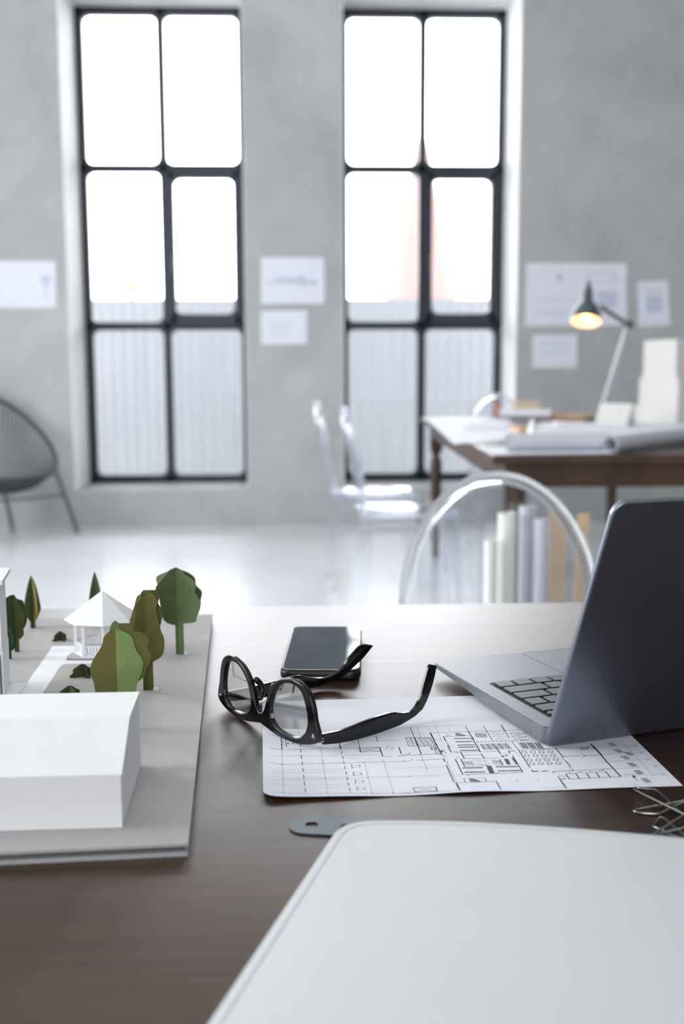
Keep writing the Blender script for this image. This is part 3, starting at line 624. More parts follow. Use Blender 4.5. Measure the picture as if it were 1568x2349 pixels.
for i in range(n8):
    if i == 3: continue
    a, b = cn(r_p, i, 0.0026), cn(r_p, i+1, 0.0026); d = (b-a); nn = Vector((d.y, -d.x, 0)).normalized()*0.0005; bm = BM(); hz = 0.0115
    for lo, hi in ((0, 0.002), (hz-0.002, hz)): prism(bm, [a+Vector((0, 0, lo)), b+Vector((0, 0, lo)), b+Vector((0, 0, hi)), a+Vector((0, 0, hi))], nn)
    for k in range(6):
        s = (k+0.5)/6; q = a.lerp(b, s); w = d*0.04; prism(bm, [q-w, q+w, q+w+Vector((0, 0, hz)), q-w+Vector((0, 0, hz))], nn)
    build('railing', bm, M['white_card'], t, smooth=0)
# paper trees and bushes: two interlocking cut-outs each
def half(kind, w, t0, tw, lumps, amp, ph):
    out = [(tw*1.1, 0), (tw, t0*0.5), (tw, t0)]
    for k in range(1, 30):
        s = k/30
        if kind == 'flame': b = (s/0.28)**0.7 if s < 0.28 else (1-((s-0.28)/0.72)**2.1)
        else: b = math.sin(math.pi*(0.5+0.5*s))**0.6
        out.append((max(tw*(0.2 if s > 0.5 else 1), w*b*(1+amp*math.sin(2*math.pi*lumps*s+ph))), t0+(1-t0)*s))
    out.append((0.004, 1.0)); return out
def levels(pts, n=64):
    """outline (half width, height) resampled at even heights with soft corners"""
    out = []; top = pts[-1][1]
    if len(pts) < 25:                          # traced outlines: rounded through their points
        pts = pts[:2]+[(max(p.x, 0.004), min(max(p.z, 0), top)) for p in spline([(r, 0, z) for r, z in pts[1:]], 6)]+[(pts[-1][0], top)]
    for k in range(n+1):
        t_ = top*k/n; r = pts[-1][0]
        for (r0, z0), (r1, z1) in zip(pts, pts[1:]):
            if z0 <= t_ <= z1: f = (t_-z0)/max(1e-6, z1-z0); f = f if r1 < r0*0.3 or r0 < r1*0.3 else f*f*(3-2*f)*0.6+f*0.4; r = r0+(r1-r0)*f; break
        out.append((r, t_))
    return out
def card(bm, left, right, H, ang, thick=0.0009, bend=0.0):
    """two half outlines along one plane through the trunk axis; bend curls the right half"""
    t = BM()
    for pts, sg in ((left, -1), (right, 1)):
        rows = []
        for r, z in levels(pts): rows.append([t.verts.new((sg*r*f*H, -thick/2, z*H)) for f in (0.001, 0.25, 0.5, 0.75, 1.0)])
        for A, B in zip(rows, rows[1:]):
            for j in range(4): t.faces.new((A[j], A[j+1], B[j+1], B[j]))
    t.normal_update()
    r = bmesh.ops.extrude_face_region(t, geom=list(t.faces))
    for v in r['geom']:
        if isinstance(v, bmesh.types.BMVert): v.co.y += thick
    for v in t.verts:
        if v.co.x > 0: v.co.y += bend*(v.co.x/H)**2*H
    t.transform(Matrix.Rotation(ang, 4, 'Z')); merge(bm, t)
def tree(label, px, py, top, cards, group='paper trees on the model board', dot=False, name='model_tree', cat='model tree', base=None):
    """cards: (angle, left outline, right outline, material, bend), each an interlocking paper cut-out"""
    p = at(px, py, base or BZ); H = atY(px, top, p.y).z-p.z
    t = thing(name, label, cat, p, math.atan2((692-px), F), group)
    for (ang, lo_, ro_, m, bend) in cards:
        bm = BM(); card(bm, lo_, ro_, H, math.radians(ang), bend=bend); build('paper_cutout', bm, G[m], t, smooth=30)
    if dot:
        bm = BM(); lathe(bm, [(0.0032, 0), (0.0026, 0.0015), (0.0002, 0.002)], 14, Matrix.Translation((0.0075, -0.001, 0))); build('glue_dot', bm, M['white_card'], t)
wide = lambda pts, k: [(r*k, z) for r, z in pts]
L1 = [(.012, 0), (.012, .335), (.10, .372), (.153, .439), (.162, .54), (.178, .59), (.195, .69), (.22, .755), (.223, .805), (.187, .855), (.12, .922), (.078, .972), (.004, .997)]
R1 = [(.066, 0), (.066, .36), (.197, .389), (.213, .44), (.245, .52), (.262, .605), (.245, .67), (.213, .714), (.206, .755), (.213, .797), (.197, .855), (.147, .897), (.10, .92), (.075, .964), (.004, .998)]
BR1 = [(.03, 0), (.03, .36), (.15, .40), (.26, .5), (.27, .58), (.288, .655), (.27, .7), (.22, .76), (.21, .84), (.16, .9), (.08, .95), (.004, .99)]
BL1 = [(.02, 0), (.02, .36), (.15, .42), (.18, .6), (.2, .75), (.222, .83), (.21, .88), (.14, .92), (.06, .96), (.004, .985)]
tree('tall olive-green paper tree with lobed round crown, tallest and rightmost on the model board', 408, 1500, 1301,
     [(32, wide(L1, 1.18), wide(BR1, 1.18), 'a', 0), (-32, wide(BL1, 1.18), wide(R1, 1.18), 'b', 0)], dot=True)
L2 = [(.038, 0), (.038, .3), (.06, .32), (.1, .40), (.122, .49), (.126, .58), (.114, .684), (.099, .757), (.1, .836), (.091, .866), (.061, .903), (.044, .933), (.035, .976), (.004, 1)]
R2 = [(.05, 0), (.05, .285), (.10, .32), (.13, .379), (.137, .509), (.116, .595), (.1, .71), (.087, .812), (.1, .884), (.08, .942), (.036, .985), (.004, .99)]
BR2 = [(.03, 0), (.03, .29), (.12, .36), (.145, .5), (.125, .57), (.152, .67), (.165, .77), (.125, .84), (.13, .9), (.115, .97), (.09, .993), (.004, .996)]
BL2 = [(.03, 0), (.03, .29), (.1, .4), (.14, .56), (.15, .66), (.125, .75), (.095, .85), (.075, .92), (.05, .95), (.004, .96)]
tree('narrow olive paper tree between the pavilion and the rightmost tree, with upright lobed crown', 338, 1582, 1353,
     [(30, wide(L2, 1.15), wide(BR2, 1.18), 'c', 0), (-28, wide(BL2, 1.15), wide(R2, 1.25), 'e', 1.6)], dot=True)
L3 = [(.05, 0), (.05, .13), (.14, .245), (.185, .34), (.194, .414), (.204, .47), (.22, .526), (.2245, .582), (.213, .638), (.1835, .694), (.144, .75), (.1145, .806), (.103, .862), (.077, .89), (.04, .918), (.004, .93)]
R3 = [(.045, 0), (.045, .133), (.10, .245), (.1285, .357), (.145, .425), (.1667, .492), (.182, .554), (.184, .6), (.171, .655), (.1437, .711), (.1285, .773), (.123, .823), (.095, .874), (.048, .907), (.017, .9187), (.004, .925)]
BL3 = [(.03, 0), (.03, .13), (.12, .3), (.15, .5), (.1, .75), (.055, .9), (.048, .93), (.036, .965), (.02, .99), (.004, 1)]
BR3 = [(.03, 0), (.03, .13), (.06, .3), (.168, .402), (.219, .44), (.25, .48), (.253, .52), (.286, .57), (.303, .638), (.292, .683), (.275, .711), (.281, .75), (.286, .806), (.258, .851), (.202, .874), (.15, .885), (.132, .92), (.126, .958), (.1, .972), (.06, .976), (.004, .978)]
TIP = [(.03, 0), (.03, .13), (.10, .3), (.12, .5), (.09, .75), (.05, .9), (.044, .93), (.034, .965), (.02, .99), (.004, 1)]
tree('nearest bright green paper tree with curled crown, just behind the long white building', 272, 1672, 1424,
     [(14, wide(L3, 1.04), wide(BR3, 1.04), 'e', 0), (-14, wide(BL3, 1.0), wide(R3, 1.22), 'd', 1.5), (0, TIP, TIP, 'b', 0)])
L4 = [(.02, 0), (.02, .22), (.06, .25), (.12, .32), (.15, .45), (.165, .7), (.165, .87), (.14, .94), (.08, .99), (.004, 1)]
R4 = [(.056, 0), (.056, .22), (.1, .25), (.14, .33), (.13, .45), (.16, .6), (.17, .65), (.138, .73), (.085, .84), (.05, .92), (.02, .98), (.004, 1)]
BR4 = [(.03, 0), (.03, .25), (.12, .35), (.19, .47), (.2, .6), (.165, .75), (.15, .86), (.09, .9), (.05, .92), (.004, .93)]
tree('dark olive round paper tree at the left beside the tall white building', 37, 1495, 1364,
     [(30, wide(L4, 1.15), wide(BR4, 1.15), 'i', 0), (-30, wide(L4, 0.8), wide(R4, 1.15), 'h', 0)])
F5 = lambda w, l, ph: half('flame', w, 0.08, 0.05, l, 0.08, ph)
tree('slim yellow-green flame-shaped paper tree behind the round dark one at the left', 76, 1440, 1320,
     [(28, F5(.165, 1, .3), F5(.17, 1, 1.0), 'h', 0), (-58, F5(.12, 1, 2), F5(.19, 1, 2.0), 'f', 0), (82, F5(.1, 1, 0), F5(.17, 1, .5), 'g', 0)])
F6 = lambda w: half('flame', w, 0.06, 0.04, 1, 0.05, 0.5)
tree('slim dark pointed paper tree standing behind the pavilion roof', 221, 1436, 1312, [(30, F6(.14), F6(.12), 'g', 0), (-35, F6(.10), F6(.15), 'h', 0)])
tree('small dark green paper tree half hidden by the tall white building', 20, 1512, 1432,
     [(24, wide(L4, 1.6), wide(R4, 1.5), 'g', 0), (-55, wide(L4, 1.4), wide(BR4, 1.3), 'g', 0)])
GBU = 'paper bushes on the model board'
BU = lambda w, ph: half('bush', w, 0.02, 0.7, 1.8, 0.12, ph)
tree('small brown-green paper bush on the far grey ground, left of the pavilion', 138, 1469, 1448, [(30, BU(0.85, .4), BU(0.85*.92, 2.1), 'i', 0), (-50, BU(0.85*.85, 1.4), BU(0.85*.95, .2), 'j', 0)], GBU, name='model_bush', cat='model bush')
tree('small dark green paper bush on the larger lawn, below the pavilion railing', 189, 1552, 1523, [(15, BU(0.9, .4), BU(0.9*.92, 2.1), 'i', 0), (-55, BU(0.9*.85, 1.4), BU(0.9*.95, .2), 'j', 0)], GBU, name='model_bush', cat='model bush', base=BZ+0.0017)
tree('paper bush peeping over the long white building roof, nearest of the bushes', 160, 1602, 1573, [(20, BU(0.95, .4), BU(0.95*.92, 2.1), 'i', 0), (-50, BU(0.95*.85, 1.4), BU(0.95*.95, .2), 'h', 0)], GBU, name='model_bush', cat='model bush', base=BZ+0.0017)
# ------------------------------------------------------------------ phone
q = [at(x, y, TZ+0.011) for x, y in ((641, 1534), (828, 1540), (828, 1437), (671, 1436))]
a = (q[0]+q[1])/2; b = (q[2]+q[3])/2; pl = (b-a).length; pw = ((q[1]-q[0]).length+(q[2]-q[3]).length)/2
t = thing('smartphone', 'black smartphone in a rubber case lying on the desk behind the glasses', 'phone', ((a.x+b.x)/2, (a.y+b.y)/2, TZ), math.atan2((b-a).y, (b-a).x)-math.pi/2)
bm = BM(); prism(bm, rounded_rect(-pw/2, -pl/2, pw/2, pl/2, 0.011), (0, 0, 0.0105), 0.0038, 4); build('case', bm, M['rubber'], t)
bm = BM(); prism(bm, rounded_rect(-pw/2+0.0022, -pl/2+0.0022, pw/2-0.0022, pl/2-0.0022, 0.009), (0, 0, 0.0012), 0.0004, 2, Matrix.Translation((0, 0, 0.0100))); so = build('front_glass', bm, M['phone_glass'], t)
bm = BM(); tube(bm, [Vector(p)+Vector((0, 0, 0.0107)) for p in rounded_rect(-pw/2+0.0018, -pl/2+0.0018, pw/2-0.0018, pl/2-0.0018, 0.0095)], 0.0005, 6, True); build('bezel', bm, M['chrome'], t)
for z in (-0.018, 0.018):
    bm = BM(); box(bm, (pw/2-0.002, z-0.006, 0.004), (pw/2+0.0006, z+0.006, 0.007), 0.0004); build('side_button', bm, M['rubber'], t)
# ------------------------------------------------------------------ printed plan on A4 paper
A0 = at(603, 1838, TZ); pe = (at(1568, 1804, TZ)-A0).normalized(); pn = Vector((-pe.y, pe.x, 0)); PW, PH = 0.300, 0.2215
pl_ang = math.atan2(pe.y, pe.x)
def ph_(s, q):
    """height of the slightly wavy sheet over the desk at sheet coordinates (s, q) in metres"""
    c = max(0, 1-(s+q*0.8)/0.06); f = max(0, 1-q/0.03)
    return 0.0004+0.0040*c*c + 0.0013*f*f*(0.5-0.5*math.cos(s/0.300*2*math.pi*3.0))*(1 if s < 0.2 else 0.3)
t = thing('plan_sheet', 'white sheet printed with a floor plan, lying under the glasses and laptop', 'paper', (A0.x, A0.y, TZ), pl_ang)
bm = BM(); NX, NY = 90, 60; gr = []
R_ = 0.010
for j in range(NY+1):
    row = []
    for i in range(NX+1):
        s, q_ = PW*i/NX, PH*j/NY
        if s < R_ and q_ < R_:                    # rounded worn corner
            d = Vector((R_-s, R_-q_)); mm_ = max(d.x, d.y); L = d.length
            if L > 1e-9: d = d*(mm_/L); s, q_ = R_-d.x, R_-d.y
        row.append(bm.verts.new((s, q_, ph_(s, q_))))
    gr.append(row)
for j in range(NY):
    for i in range(NX): bm.faces.new((gr[j][i], gr[j][i+1], gr[j+1][i+1], gr[j+1][i]))
solid(bm, geom=list(bm.faces), thickness=-0.00012); build('sheet', bm, M['paper'], t)
sheet_inv = ROOT[t.name].inverted()
class Ink:
    def __init__(s, w): s.bm = BM(); s.w = w
    def seg(s, a, b, w=None):
        a, b = sheet_inv @ a, sheet_inv @ b; w = (w or s.w)/2; d = Vector((b.x-a.x, b.y-a.y, 0)); L = d.length
        if L < 1e-6: return
        n = Vector((-d.y, d.x, 0))/L*w; k = max(1, int(L/0.006)); prev = None
        for i in range(k+1):
            p = a+d*(i/k); q = []
            for sg in (-1, 1):
                x, y = p.x+n.x*sg, p.y+n.y*sg; x = min(max(x, 0.001), PW-0.001); y = min(max(y, 0.001), PH-0.001)
                q.append(s.bm.verts.new((x, y, ph_(x, y)+0.00022)))
            if prev: s.bm.faces.new((prev[0], prev[1], q[1], q[0]))
            prev = q
dark, light = Ink(0.00042), Ink(0.00040)
def pline(ink, reg, pts, w=None, dash=None):
    ox, oy, sc_ = reg; P = [at(ox+x*sc_, oy+y*sc_, TZ+0.0006) for x, y in pts]
    for a, b in zip(P, P[1:]):
        if not dash: ink.seg(a, b, w)
        else:
            L = (b-a).length; n = max(1, int(L/dash))
            for i in range(n): ink.seg(a.lerp(b, i/n), a.lerp(b, (i+0.62)/n), w)
def quad(ink, reg, a, b, c, d, w=None, x=False, dash=None):
    pline(ink, reg, [a, b, c, d, a], w, dash)
    if x: pline(ink, reg, [a, c], 0.0003); pline(ink, reg, [b, d], 0.0003)
RA, RB, RC = (600, 1660, 340/1568), (920, 1660, 340/1568), (1220, 1690, 348/1568)
W1_, W2_, W3_ = 0.0005, 0.0008, 0.0011
for pts in ([(80, 118), (205, 138)], [(90, 262), (205, 275), (1240, 248)], [(80, 410), (210, 432), (1568, 398)], [(110, 765), (1568, 735)]): pline(dark, RA, pts, 0.00036)
for pts in ([(90, 345), (1240, 330)], [(205, 205), (232, 765)], [(620, 235), (700, 750)], [(1090, 420), (1165, 740)], [(1280, 370), (1395, 735)], [(860, 60), (1040, 300)], [(230, 590), (1560, 558)]): pline(light, RA, pts)
for y in (490, 520, 572, 602, 655, 682): pline(light, RA, [(100, y), (930, y-8)], 0.00028)
for cx, cy2 in ((212, 432), (645, 418), (1077, 410), (1500, 399), (222, 588), (670, 578), (1120, 568), (233, 758), (698, 750), (937, 745), (1165, 740), (1392, 732)): pline(dark, RA, [(cx-7, cy2), (cx+7, cy2)], 0.0012)
pline(dark, RA, [(385, 70), (410, 270), (468, 765)], W1_, 0.012); pline(dark, RA, [(820, 190), (940, 745)], W1_, 0.010); pline(dark, RA, [(818, 185), (832, 268)], W2_)
pline(dark, RA, [(205, 138), (215, 275)], W3_, 0.004); pline(dark, RA, [(252, 170), (262, 248)], W1_); pline(light, RA, [(222, 175), (228, 240)])
for x in (277, 330): pline(dark, RA, [(x, 205), (x+1, 216)], 0.0013)
pline(dark, RA, [(1015, 165), (1045, 300)], W1_); pline(dark, RA, [(1208, 130), (1226, 190)], W1_); pline(light, RA, [(865, 185), (1480, 175)])
quad(dark, RA, (1035, 262), (1245, 252), (1255, 293), (1046, 300), 0.0004, True)
pline(dark, RA, [(1035, 260), (1046, 302)], W2_); pline(dark, RA, [(1247, 250), (1278, 347)], W2_); pline(dark, RA, [(1278, 347), (1376, 345)], W1_); pline(dark, RA, [(1440, 343), (1568, 320)], W1_); pline(dark, RA, [(1450, 248), (1476, 320)], W2_)
quad(dark, RA, (1316, 247), (1376, 243), (1384, 268), (1322, 272), 0.0004, False, 0.003)
for dx, dy in ((0, 0), (18, 80), (37, 162), (55, 240)):
    pline(dark, RA, [(948+dx, 430+dy), (958+dx, 474+dy)], W1_); pline(light, RA, [(955+dx, 438+dy), (1030+dx, 437+dy), (1037+dx, 461+dy), (962+dx, 463+dy)]); pline(dark, RA, [(1032+dx, 437+dy), (1038+dx, 461+dy)], W1_)
# middle of the plan
for pts in ([(305, 98), (720, 84), (1250, 68)], [(0, 338), (430, 318)], [(160, 388), (445, 374)], [(525, 302), (830, 295)], [(560, 628), (1005, 612)], [(0, 735), (610, 717)], [(660, 334), (850, 328)], [(665, 370), (1030, 362)], [(650, 540), (1290, 515)], [(670, 455), (915, 440)], [(980, 440), (1075, 437)], [(835, 297), (1020, 290)], [(1240, 282), (1568, 270)], [(445, 135), (720, 128)]): pline(dark, RB, pts, 0.00042)
for pts in ([(290, 40), (345, 170)], [(165, 38), (215, 160)], [(365, 30), (430, 200)], [(490, 35), (525, 92)], [(0, 40), (700, 14)], [(40, 108), (310, 98)], [(345, 170), (480, 166)], [(0, 470), (520, 450)], [(520, 540), (650, 538)], [(205, 330), (275, 490)], [(870, 366), (900, 440)], [(1200, 290), (1250, 350)], [(430, 300), (640, 735)], [(0, 560), (420, 545)], [(500, 560), (560, 555)], [(1165, 185), (1568, 172)]): pline(light, RB, pts)
for pts, w in (([(305, 98), (345, 170)], W3_), ([(345, 170), (430, 336)], W2_), ([(443, 368), (462, 406)], W2_), ([(475, 436), (558, 622)], W2_), ([(580, 632), (618, 716)], W3_), ([(1003, 608), (1055, 708)], W2_), ([(710, 84), (770, 182)], W2_), ([(766, 182), (835, 302)], W2_), ([(845, 318), (876, 366)], W2_), ([(675, 25), (710, 84)], W1_), ([(865, 20), (905, 84), (972, 190)], W1_), ([(1000, 248), (1050, 322)], W2_), ([(1055, 15), (1095, 78)], W2_), ([(1095, 78), (1140, 150)], W1_), ([(1165, 185), (1240, 282)], W1_), ([(1240, 282), (1360, 465)], W2_), ([(570, 375), (650, 537)], W2_), ([(628, 372), (670, 455)], W2_), ([(630, 305), (666, 370)], W2_), ([(1038, 380), (1075, 437)], W2_), ([(1175, 340), (1285, 515)], W2_), ([(445, 135), (470, 185)], W2_), ([(488, 230), (525, 302)], W2_), ([(474, 192), (520, 255)], W1_), ([(445, 285), (480, 320)], W1_), ([(155, 190), (210, 318)], W2_), ([(95, 42), (155, 190)], W1_)): pline(dark, RB, pts, w)
pline(dark, RB, [(795, 193), (1170, 183)], W2_, 0.003); pline(dark, RB, [(1170, 183), (1340, 178)], W2_, 0.003); pline(light, RB, [(800, 197), (835, 295)])
pline(dark, RB, [(1140, 290), (1235, 284)], W3_, 0.004); pline(dark, RB, [(1070, 342), (1172, 336)], W3_, 0.004); pline(dark, RB, [(1130, 285), (1150, 318)], W2_); pline(dark, RB, [(1060, 335), (1078, 360)], W2_); pline(dark, RB, [(1390, 506), (1568, 500)], W3_, 0.006); pline(dark, RB, [(1378, 488), (1390, 508)], W2_)
quad(dark, RB, (124, 677), (365, 671), (378, 717), (143, 724), 0.0004, True); pline(dark, RB, [(124, 675), (145, 726)], W1_); pline(dark, RB, [(363, 670), (380, 719)], W2_)
quad(dark, RB, (42, 146), (305, 143), (376, 238), (77, 241), 0.0004)
for r in range(3):
    for c in range(6):
        cx = 78+44*c+r*10+c*1.5*r; cy2 = 160+31*r; pline(dark, RB, [(cx+17*math.cos(k*math.pi/5), cy2+12*math.sin(k*math.pi/5)) for k in range(11)], 0.0003)
for c in range(1, 6): pline(dark, RB, [(45+48*c, 146), (80+56*c, 240)], 0.0003)
for y, x0, x1 in ((158, 555, 746), (192, 572, 758), (228, 592, 775), (250, 605, 790), (284, 620, 812)):
    pline(light, RB, [(x0, y), (x1, y-4)], 0.0020); pline(dark, RB, [(x0, y), (x1, y-4)], 0.0016, 0.0016)
for y, x0, x1 in ((469, 645, 865), (514, 668, 890), (457, 1000, 1236), (500, 1022, 1266)):
    pline(light, RB, [(x0, y), (x1, y-4)], 0.0022); pline(dark, RB, [(x0, y), (x1, y-4)], 0.0017, 0.0018)
for k in range(6): pline(dark, RB, [(778+k*21, 100), (822+k*18, 175)], 0.0006, 0.009)
for k in range(14): pline(dark, RB, [(838+k*21, 215-k*0.7), (882+k*22, 276-k*0.7)], 0.0005 if k % 3 else 0.0009)
for k in range(12): pline(dark, RB, [(1232+k*20, 200), (1282+k*20, 264)], 0.0009 if k % 4 else 0.0004)
for k in range(4): pline(dark, RB, [(902+k*14, 445), (940+k*14, 526)], 0.0008); pline(dark, RB, [(1088+k*11, 372), (1122+k*11, 433)], 0.0006)
for k in range(2): pline(dark, RB, [(1168+k*12, 362), (1210+k*14, 430)], 0.0006)
for r in range(3):
    for b0 in (955, 1158):
        x0 = b0+20*r; y0 = 100+31*r; x1 = x0+(122 if b0 == 955 else 140); quad(light if b0 == 955 else dark, RB, (x0, y0), (x1, y0-4), (x1+4, y0+9), (x0+4, y0+13), 0.0006 if b0 > 1000 else 0.0005, False, 0.006)
for r in range(2):
    x0 = 748+16*r; y0 = 388+36*r; quad(light, RB, (x0, y0), (x0+160, y0-4), (x0+166, y0+10), (x0+6, y0+14), 0.0005, False, 0.008)
for k in range(8): pline(light, RB, [(655+k*12, 396), (678+k*12, 434)], 0.0006); pline(light, RB, [(955+k*12, 384), (978+k*12, 424)], 0.0006)
for k in range(12):
    pline(dark, RB, [(568+k*9, 98+max(0, k-4)*3.2), (584+k*9, 130)], 0.00035); pline(dark, RB, [(716+k*9, 578+max(0, k-4)*3.6), (734+k*10, 620)], 0.00035)
pline(dark, RB, [(578, 112), (650, 110)], 0.0003); pline(dark, RB, [(724, 598), (800, 596)], 0.0003)
pline(dark, RB, [(660, 582), (680, 626)], W1_); pline(dark, RB, [(880, 570), (902, 616)], W1_); pline(light, RB, [(660, 582), (880, 572)])
def seat(reg, cx, cy2, s=1.0):
    pline(dark, reg, [(cx-26*s, cy2), (cx-18*s, cy2-11*s), (cx+14*s, cy2-12*s), (cx+28*s, cy2-1), (cx+24*s, cy2+11*s), (cx-14*s, cy2+12*s), (cx-26*s, cy2)], 0.0008, 0.0022)
for r, (dx, dy) in enumerate(((0, 0), (27, 38), (56, 82), (84, 122))):
    for c in range(4): seat(RB, 1297+91*c+dx+c*1.5, 302+dy-c*1.5)
for cx, cy2 in ((84, 560), (1225, 601), (1443, 596)): pline(dark, RB, [(cx-6, cy2), (cx+6, cy2)], 0.0012)
for k in range(4): pline(dark, RB, [(375+24*math.cos(a)*0.9+k*3, 262+18*k+9*math.sin(a)) for a in [0.6*j for j in range(9)]], 0.0004)
quad(dark, RB, (310, 250), (365, 247), (378, 272), (322, 275), 0.0006, True)
for j in range(7): pline(dark, RB, [(415+random.random()*30, 280+random.random()*30) for _ in range(3)], 0.0004)
for a, b in (((480, 135), (505, 118)), ((560, 302), (600, 312)), ((680, 540), (712, 552)), ((1000, 532), (1030, 522)), ((1085, 318), (1120, 330)), ((735, 140), (760, 160)), ((740, 172), (765, 160)), ((448, 345), (470, 350)), ((475, 405), (492, 425)), ((580, 368), (605, 360)), ((75, 322), (100, 312)), ((95, 392), (120, 384)), ((190, 328), (215, 320))): pline(dark, RB, [a, ((a[0]+b[0])/2+4, (a[1]+b[1])/2-8), b], 0.0004)
# right part of the plan
for pts, w in (([(600, 72), (712, 188)], W3_), ([(630, 90), (720, 188)], W1_), ([(712, 188), (770, 260)], W3_), ([(772, 260), (842, 332)], W3_), ([(842, 332), (918, 415)], W3_), ([(240, 118), (325, 216)], W2_), ([(342, 246), (396, 310)], W2_), ([(410, 336), (428, 352)], W2_), ([(290, 446), (346, 522)], W3_), ([(340, 520), (358, 536)], W2_), ([(345, 384), (386, 440)], W2_), ([(262, 416), (290, 442)], W2_), ([(450, 380), (490, 435)], W2_), ([(557, 374), (600, 430)], W2_), ([(658, 366), (700, 425)], W2_), ([(755, 358), (808, 420)], W2_)): pline(dark, RC, pts, w)
for pts in ([(0, 130), (640, 112)], [(326, 203), (500, 197)], [(545, 196), (712, 187)], [(425, 352), (842, 330)], [(208, 358), (420, 352)], [(385, 438), (918, 414)], [(208, 358), (234, 380)]): pline(dark, RC, pts, 0.0005)
pline(dark, RC, [(0, 357), (208, 355)], W3_, 0.006); pline(dark, RC, [(290, 438), (385, 433)], W3_, 0.005)
for x0, y0 in ((350, 382), (452, 375), (560, 368), (662, 362)): pline(dark, RC, [(x0, y0), (x0+34, y0-2), (x0+40, y0-12), (x0+70, y0+2), (x0+98, y0)], 0.0004)
pline(dark, RC, [(265, 414), (292, 404), (340, 412)], 0.0004); quad(dark, RC, (500, 108), (560, 104), (572, 132), (512, 136), 0.0005, True); pline(dark, RC, [(506, 186), (532, 188), (545, 197), (528, 208), (512, 208)], 0.0005); pline(dark, RC, [(574, 97), (586, 110)], W2_)
for a, b in (((300, 225), (330, 240)), ((372, 318), (398, 330)), ((720, 350), (745, 340))): pline(dark, RC, [a, ((a[0]+b[0])/2+5, (a[1]+b[1])/2-6), b], 0.0005)
for pts in ([(640, 112), (1040, 93)], [(718, 186), (1120, 163)], [(650, 266), (775, 260)], [(775, 259), (1190, 232)], [(845, 332), (1110, 316)], [(940, 408), (1340, 386)], [(920, 42), (1250, 400)], [(330, 520), (100, 530)], [(1010, 500), (1250, 485)], [(130, 215), (330, 205)], [(60, 150), (180, 300)]): pline(light, RC, pts)
pline(dark, RC, [(938, 391), (1105, 383)], 0.0004)
for cx, cy2 in ((1063, 93), (1132, 160), (1206, 231), (1279, 304), (1351, 385)): pline(light, RC, [(cx+20*math.cos(k*math.pi/6), cy2+9*math.sin(k*math.pi/6)) for k in range(13)], 0.0004); pline(dark, RC, [(cx-5, cy2-2), (cx+6, cy2+3)], 0.0006)
pline(dark, RC, [(1092, 462), (1045, 408)], 0.0005); pline(dark, RC, [(1072, 416), (1038, 399), (1052, 428)], 0.0010); pline(dark, RC, [(58, 446), (64, 449)], 0.0012); pline(dark, RC, [(1436, 471), (1442, 474)], 0.0012)
def digits(reg, a, b, text):
    """a printed number running from a to b (pixels of the region), letters facing the far side of the desk"""
    ox, oy, s_ = reg; A = sheet_inv @ at(ox+a[0]*s_, oy+a[1]*s_, TZ+0.0006); B = sheet_inv @ at(ox+b[0]*s_, oy+b[1]*s_, TZ+0.0006); n = len(text); d = (A-B); d.z = 0; up_ = Vector((d.y, -d.x, 0)).normalized()*-1
    w = d.length/n; e = d.normalized(); h = 0.0042
    seg = {'8': 'abcdefg', '0': 'abcdef', '3': 'abcdg'}
    P = lambda i, x, y: Vector((B.x, B.y, 0))+e*(i*w+x*w*0.7)+up_*(y*h)
    for i, ch in enumerate(text):
        for c in seg[ch]:
            p0, p1 = dict(a=((0, 1), (1, 1)), b=((1, 1), (1, .5)), c=((1, .5), (1, 0)), d=((0, 0), (1, 0)), e=((0, 0), (0, .5)), f=((0, .5), (0, 1)), g=((0, .5), (1, .5)))[c]
            dark.seg(ROOT[t.name] @ P(i, *p0), ROOT[t.name] @ P(i, *p1), 0.00038)
for a, b in (((822, 58), (872, 92)), ((888, 124), (942, 160)), ((955, 192), (1012, 228)), ((1024, 264), (1082, 302)), ((1096, 342), (1154, 382)), ((1168, 424), (1232, 468)), ((988, 152), (1052, 190))): digits(RC, a, b, '8000')
build('printed_lines', dark.bm, M['ink'], t, smooth=0); build('faint_lines', light.bm, M['ink_light'], t, smooth=0)
# ------------------------------------------------------------------ spectacles, upside down on the desk
gz = TZ+0.0009
g1 = at(728, 1708, gz); g2 = at(515, 1612, gz); GU = (g2-g1).normalized(); GV = Vector((GU.y, -GU.x, 0)); gO = g1-GV*0.0098+GU*0.0600
t = thing('eyeglasses', 'black-rimmed eyeglasses lying upside down on the floor plan and desk', 'glasses', (gO.x, gO.y, gz))
mm = 0.001
def gpos(x, w, v=0): return gO+GU*(x*mm)+Vector((0, 0, w*mm))+GV*((v-5.0*(1-(x/73.0)**2))*mm)
HO = [(0, 5), (9, 3.3), (22, 0.8), (38, 0.1), (53, 0.9), (66, 4), (72.6, 7.5), (73.6, 12), (72.8, 16.5), (70.3, 23), (68.5, 32), (66, 40), (62, 46.5), (55, 50.6), (46, 52.3), (36, 51.4), (25, 47.5), (16.5, 40.5), (11.2, 32), (8.2, 24), (5.7, 18), (3, 15), (0, 14)]
HI = [(53, 7), (58, 11.5), (61, 18.5), (61, 27), (58.5, 36), (55, 43.2), (49.5, 47), (41, 48.2), (32, 46.3), (24, 41), (18.5, 34.5), (15, 26), (14, 17.5), (16.5, 11.5), (22, 7.7), (31, 5.2), (42, 4.5), (49, 5.3)]
ho = spline([(x, 0, z) for x, z in HO], 3); hi_ = spline([(x, 0, z) for x, z in HI], 4, True)
bm = BM()
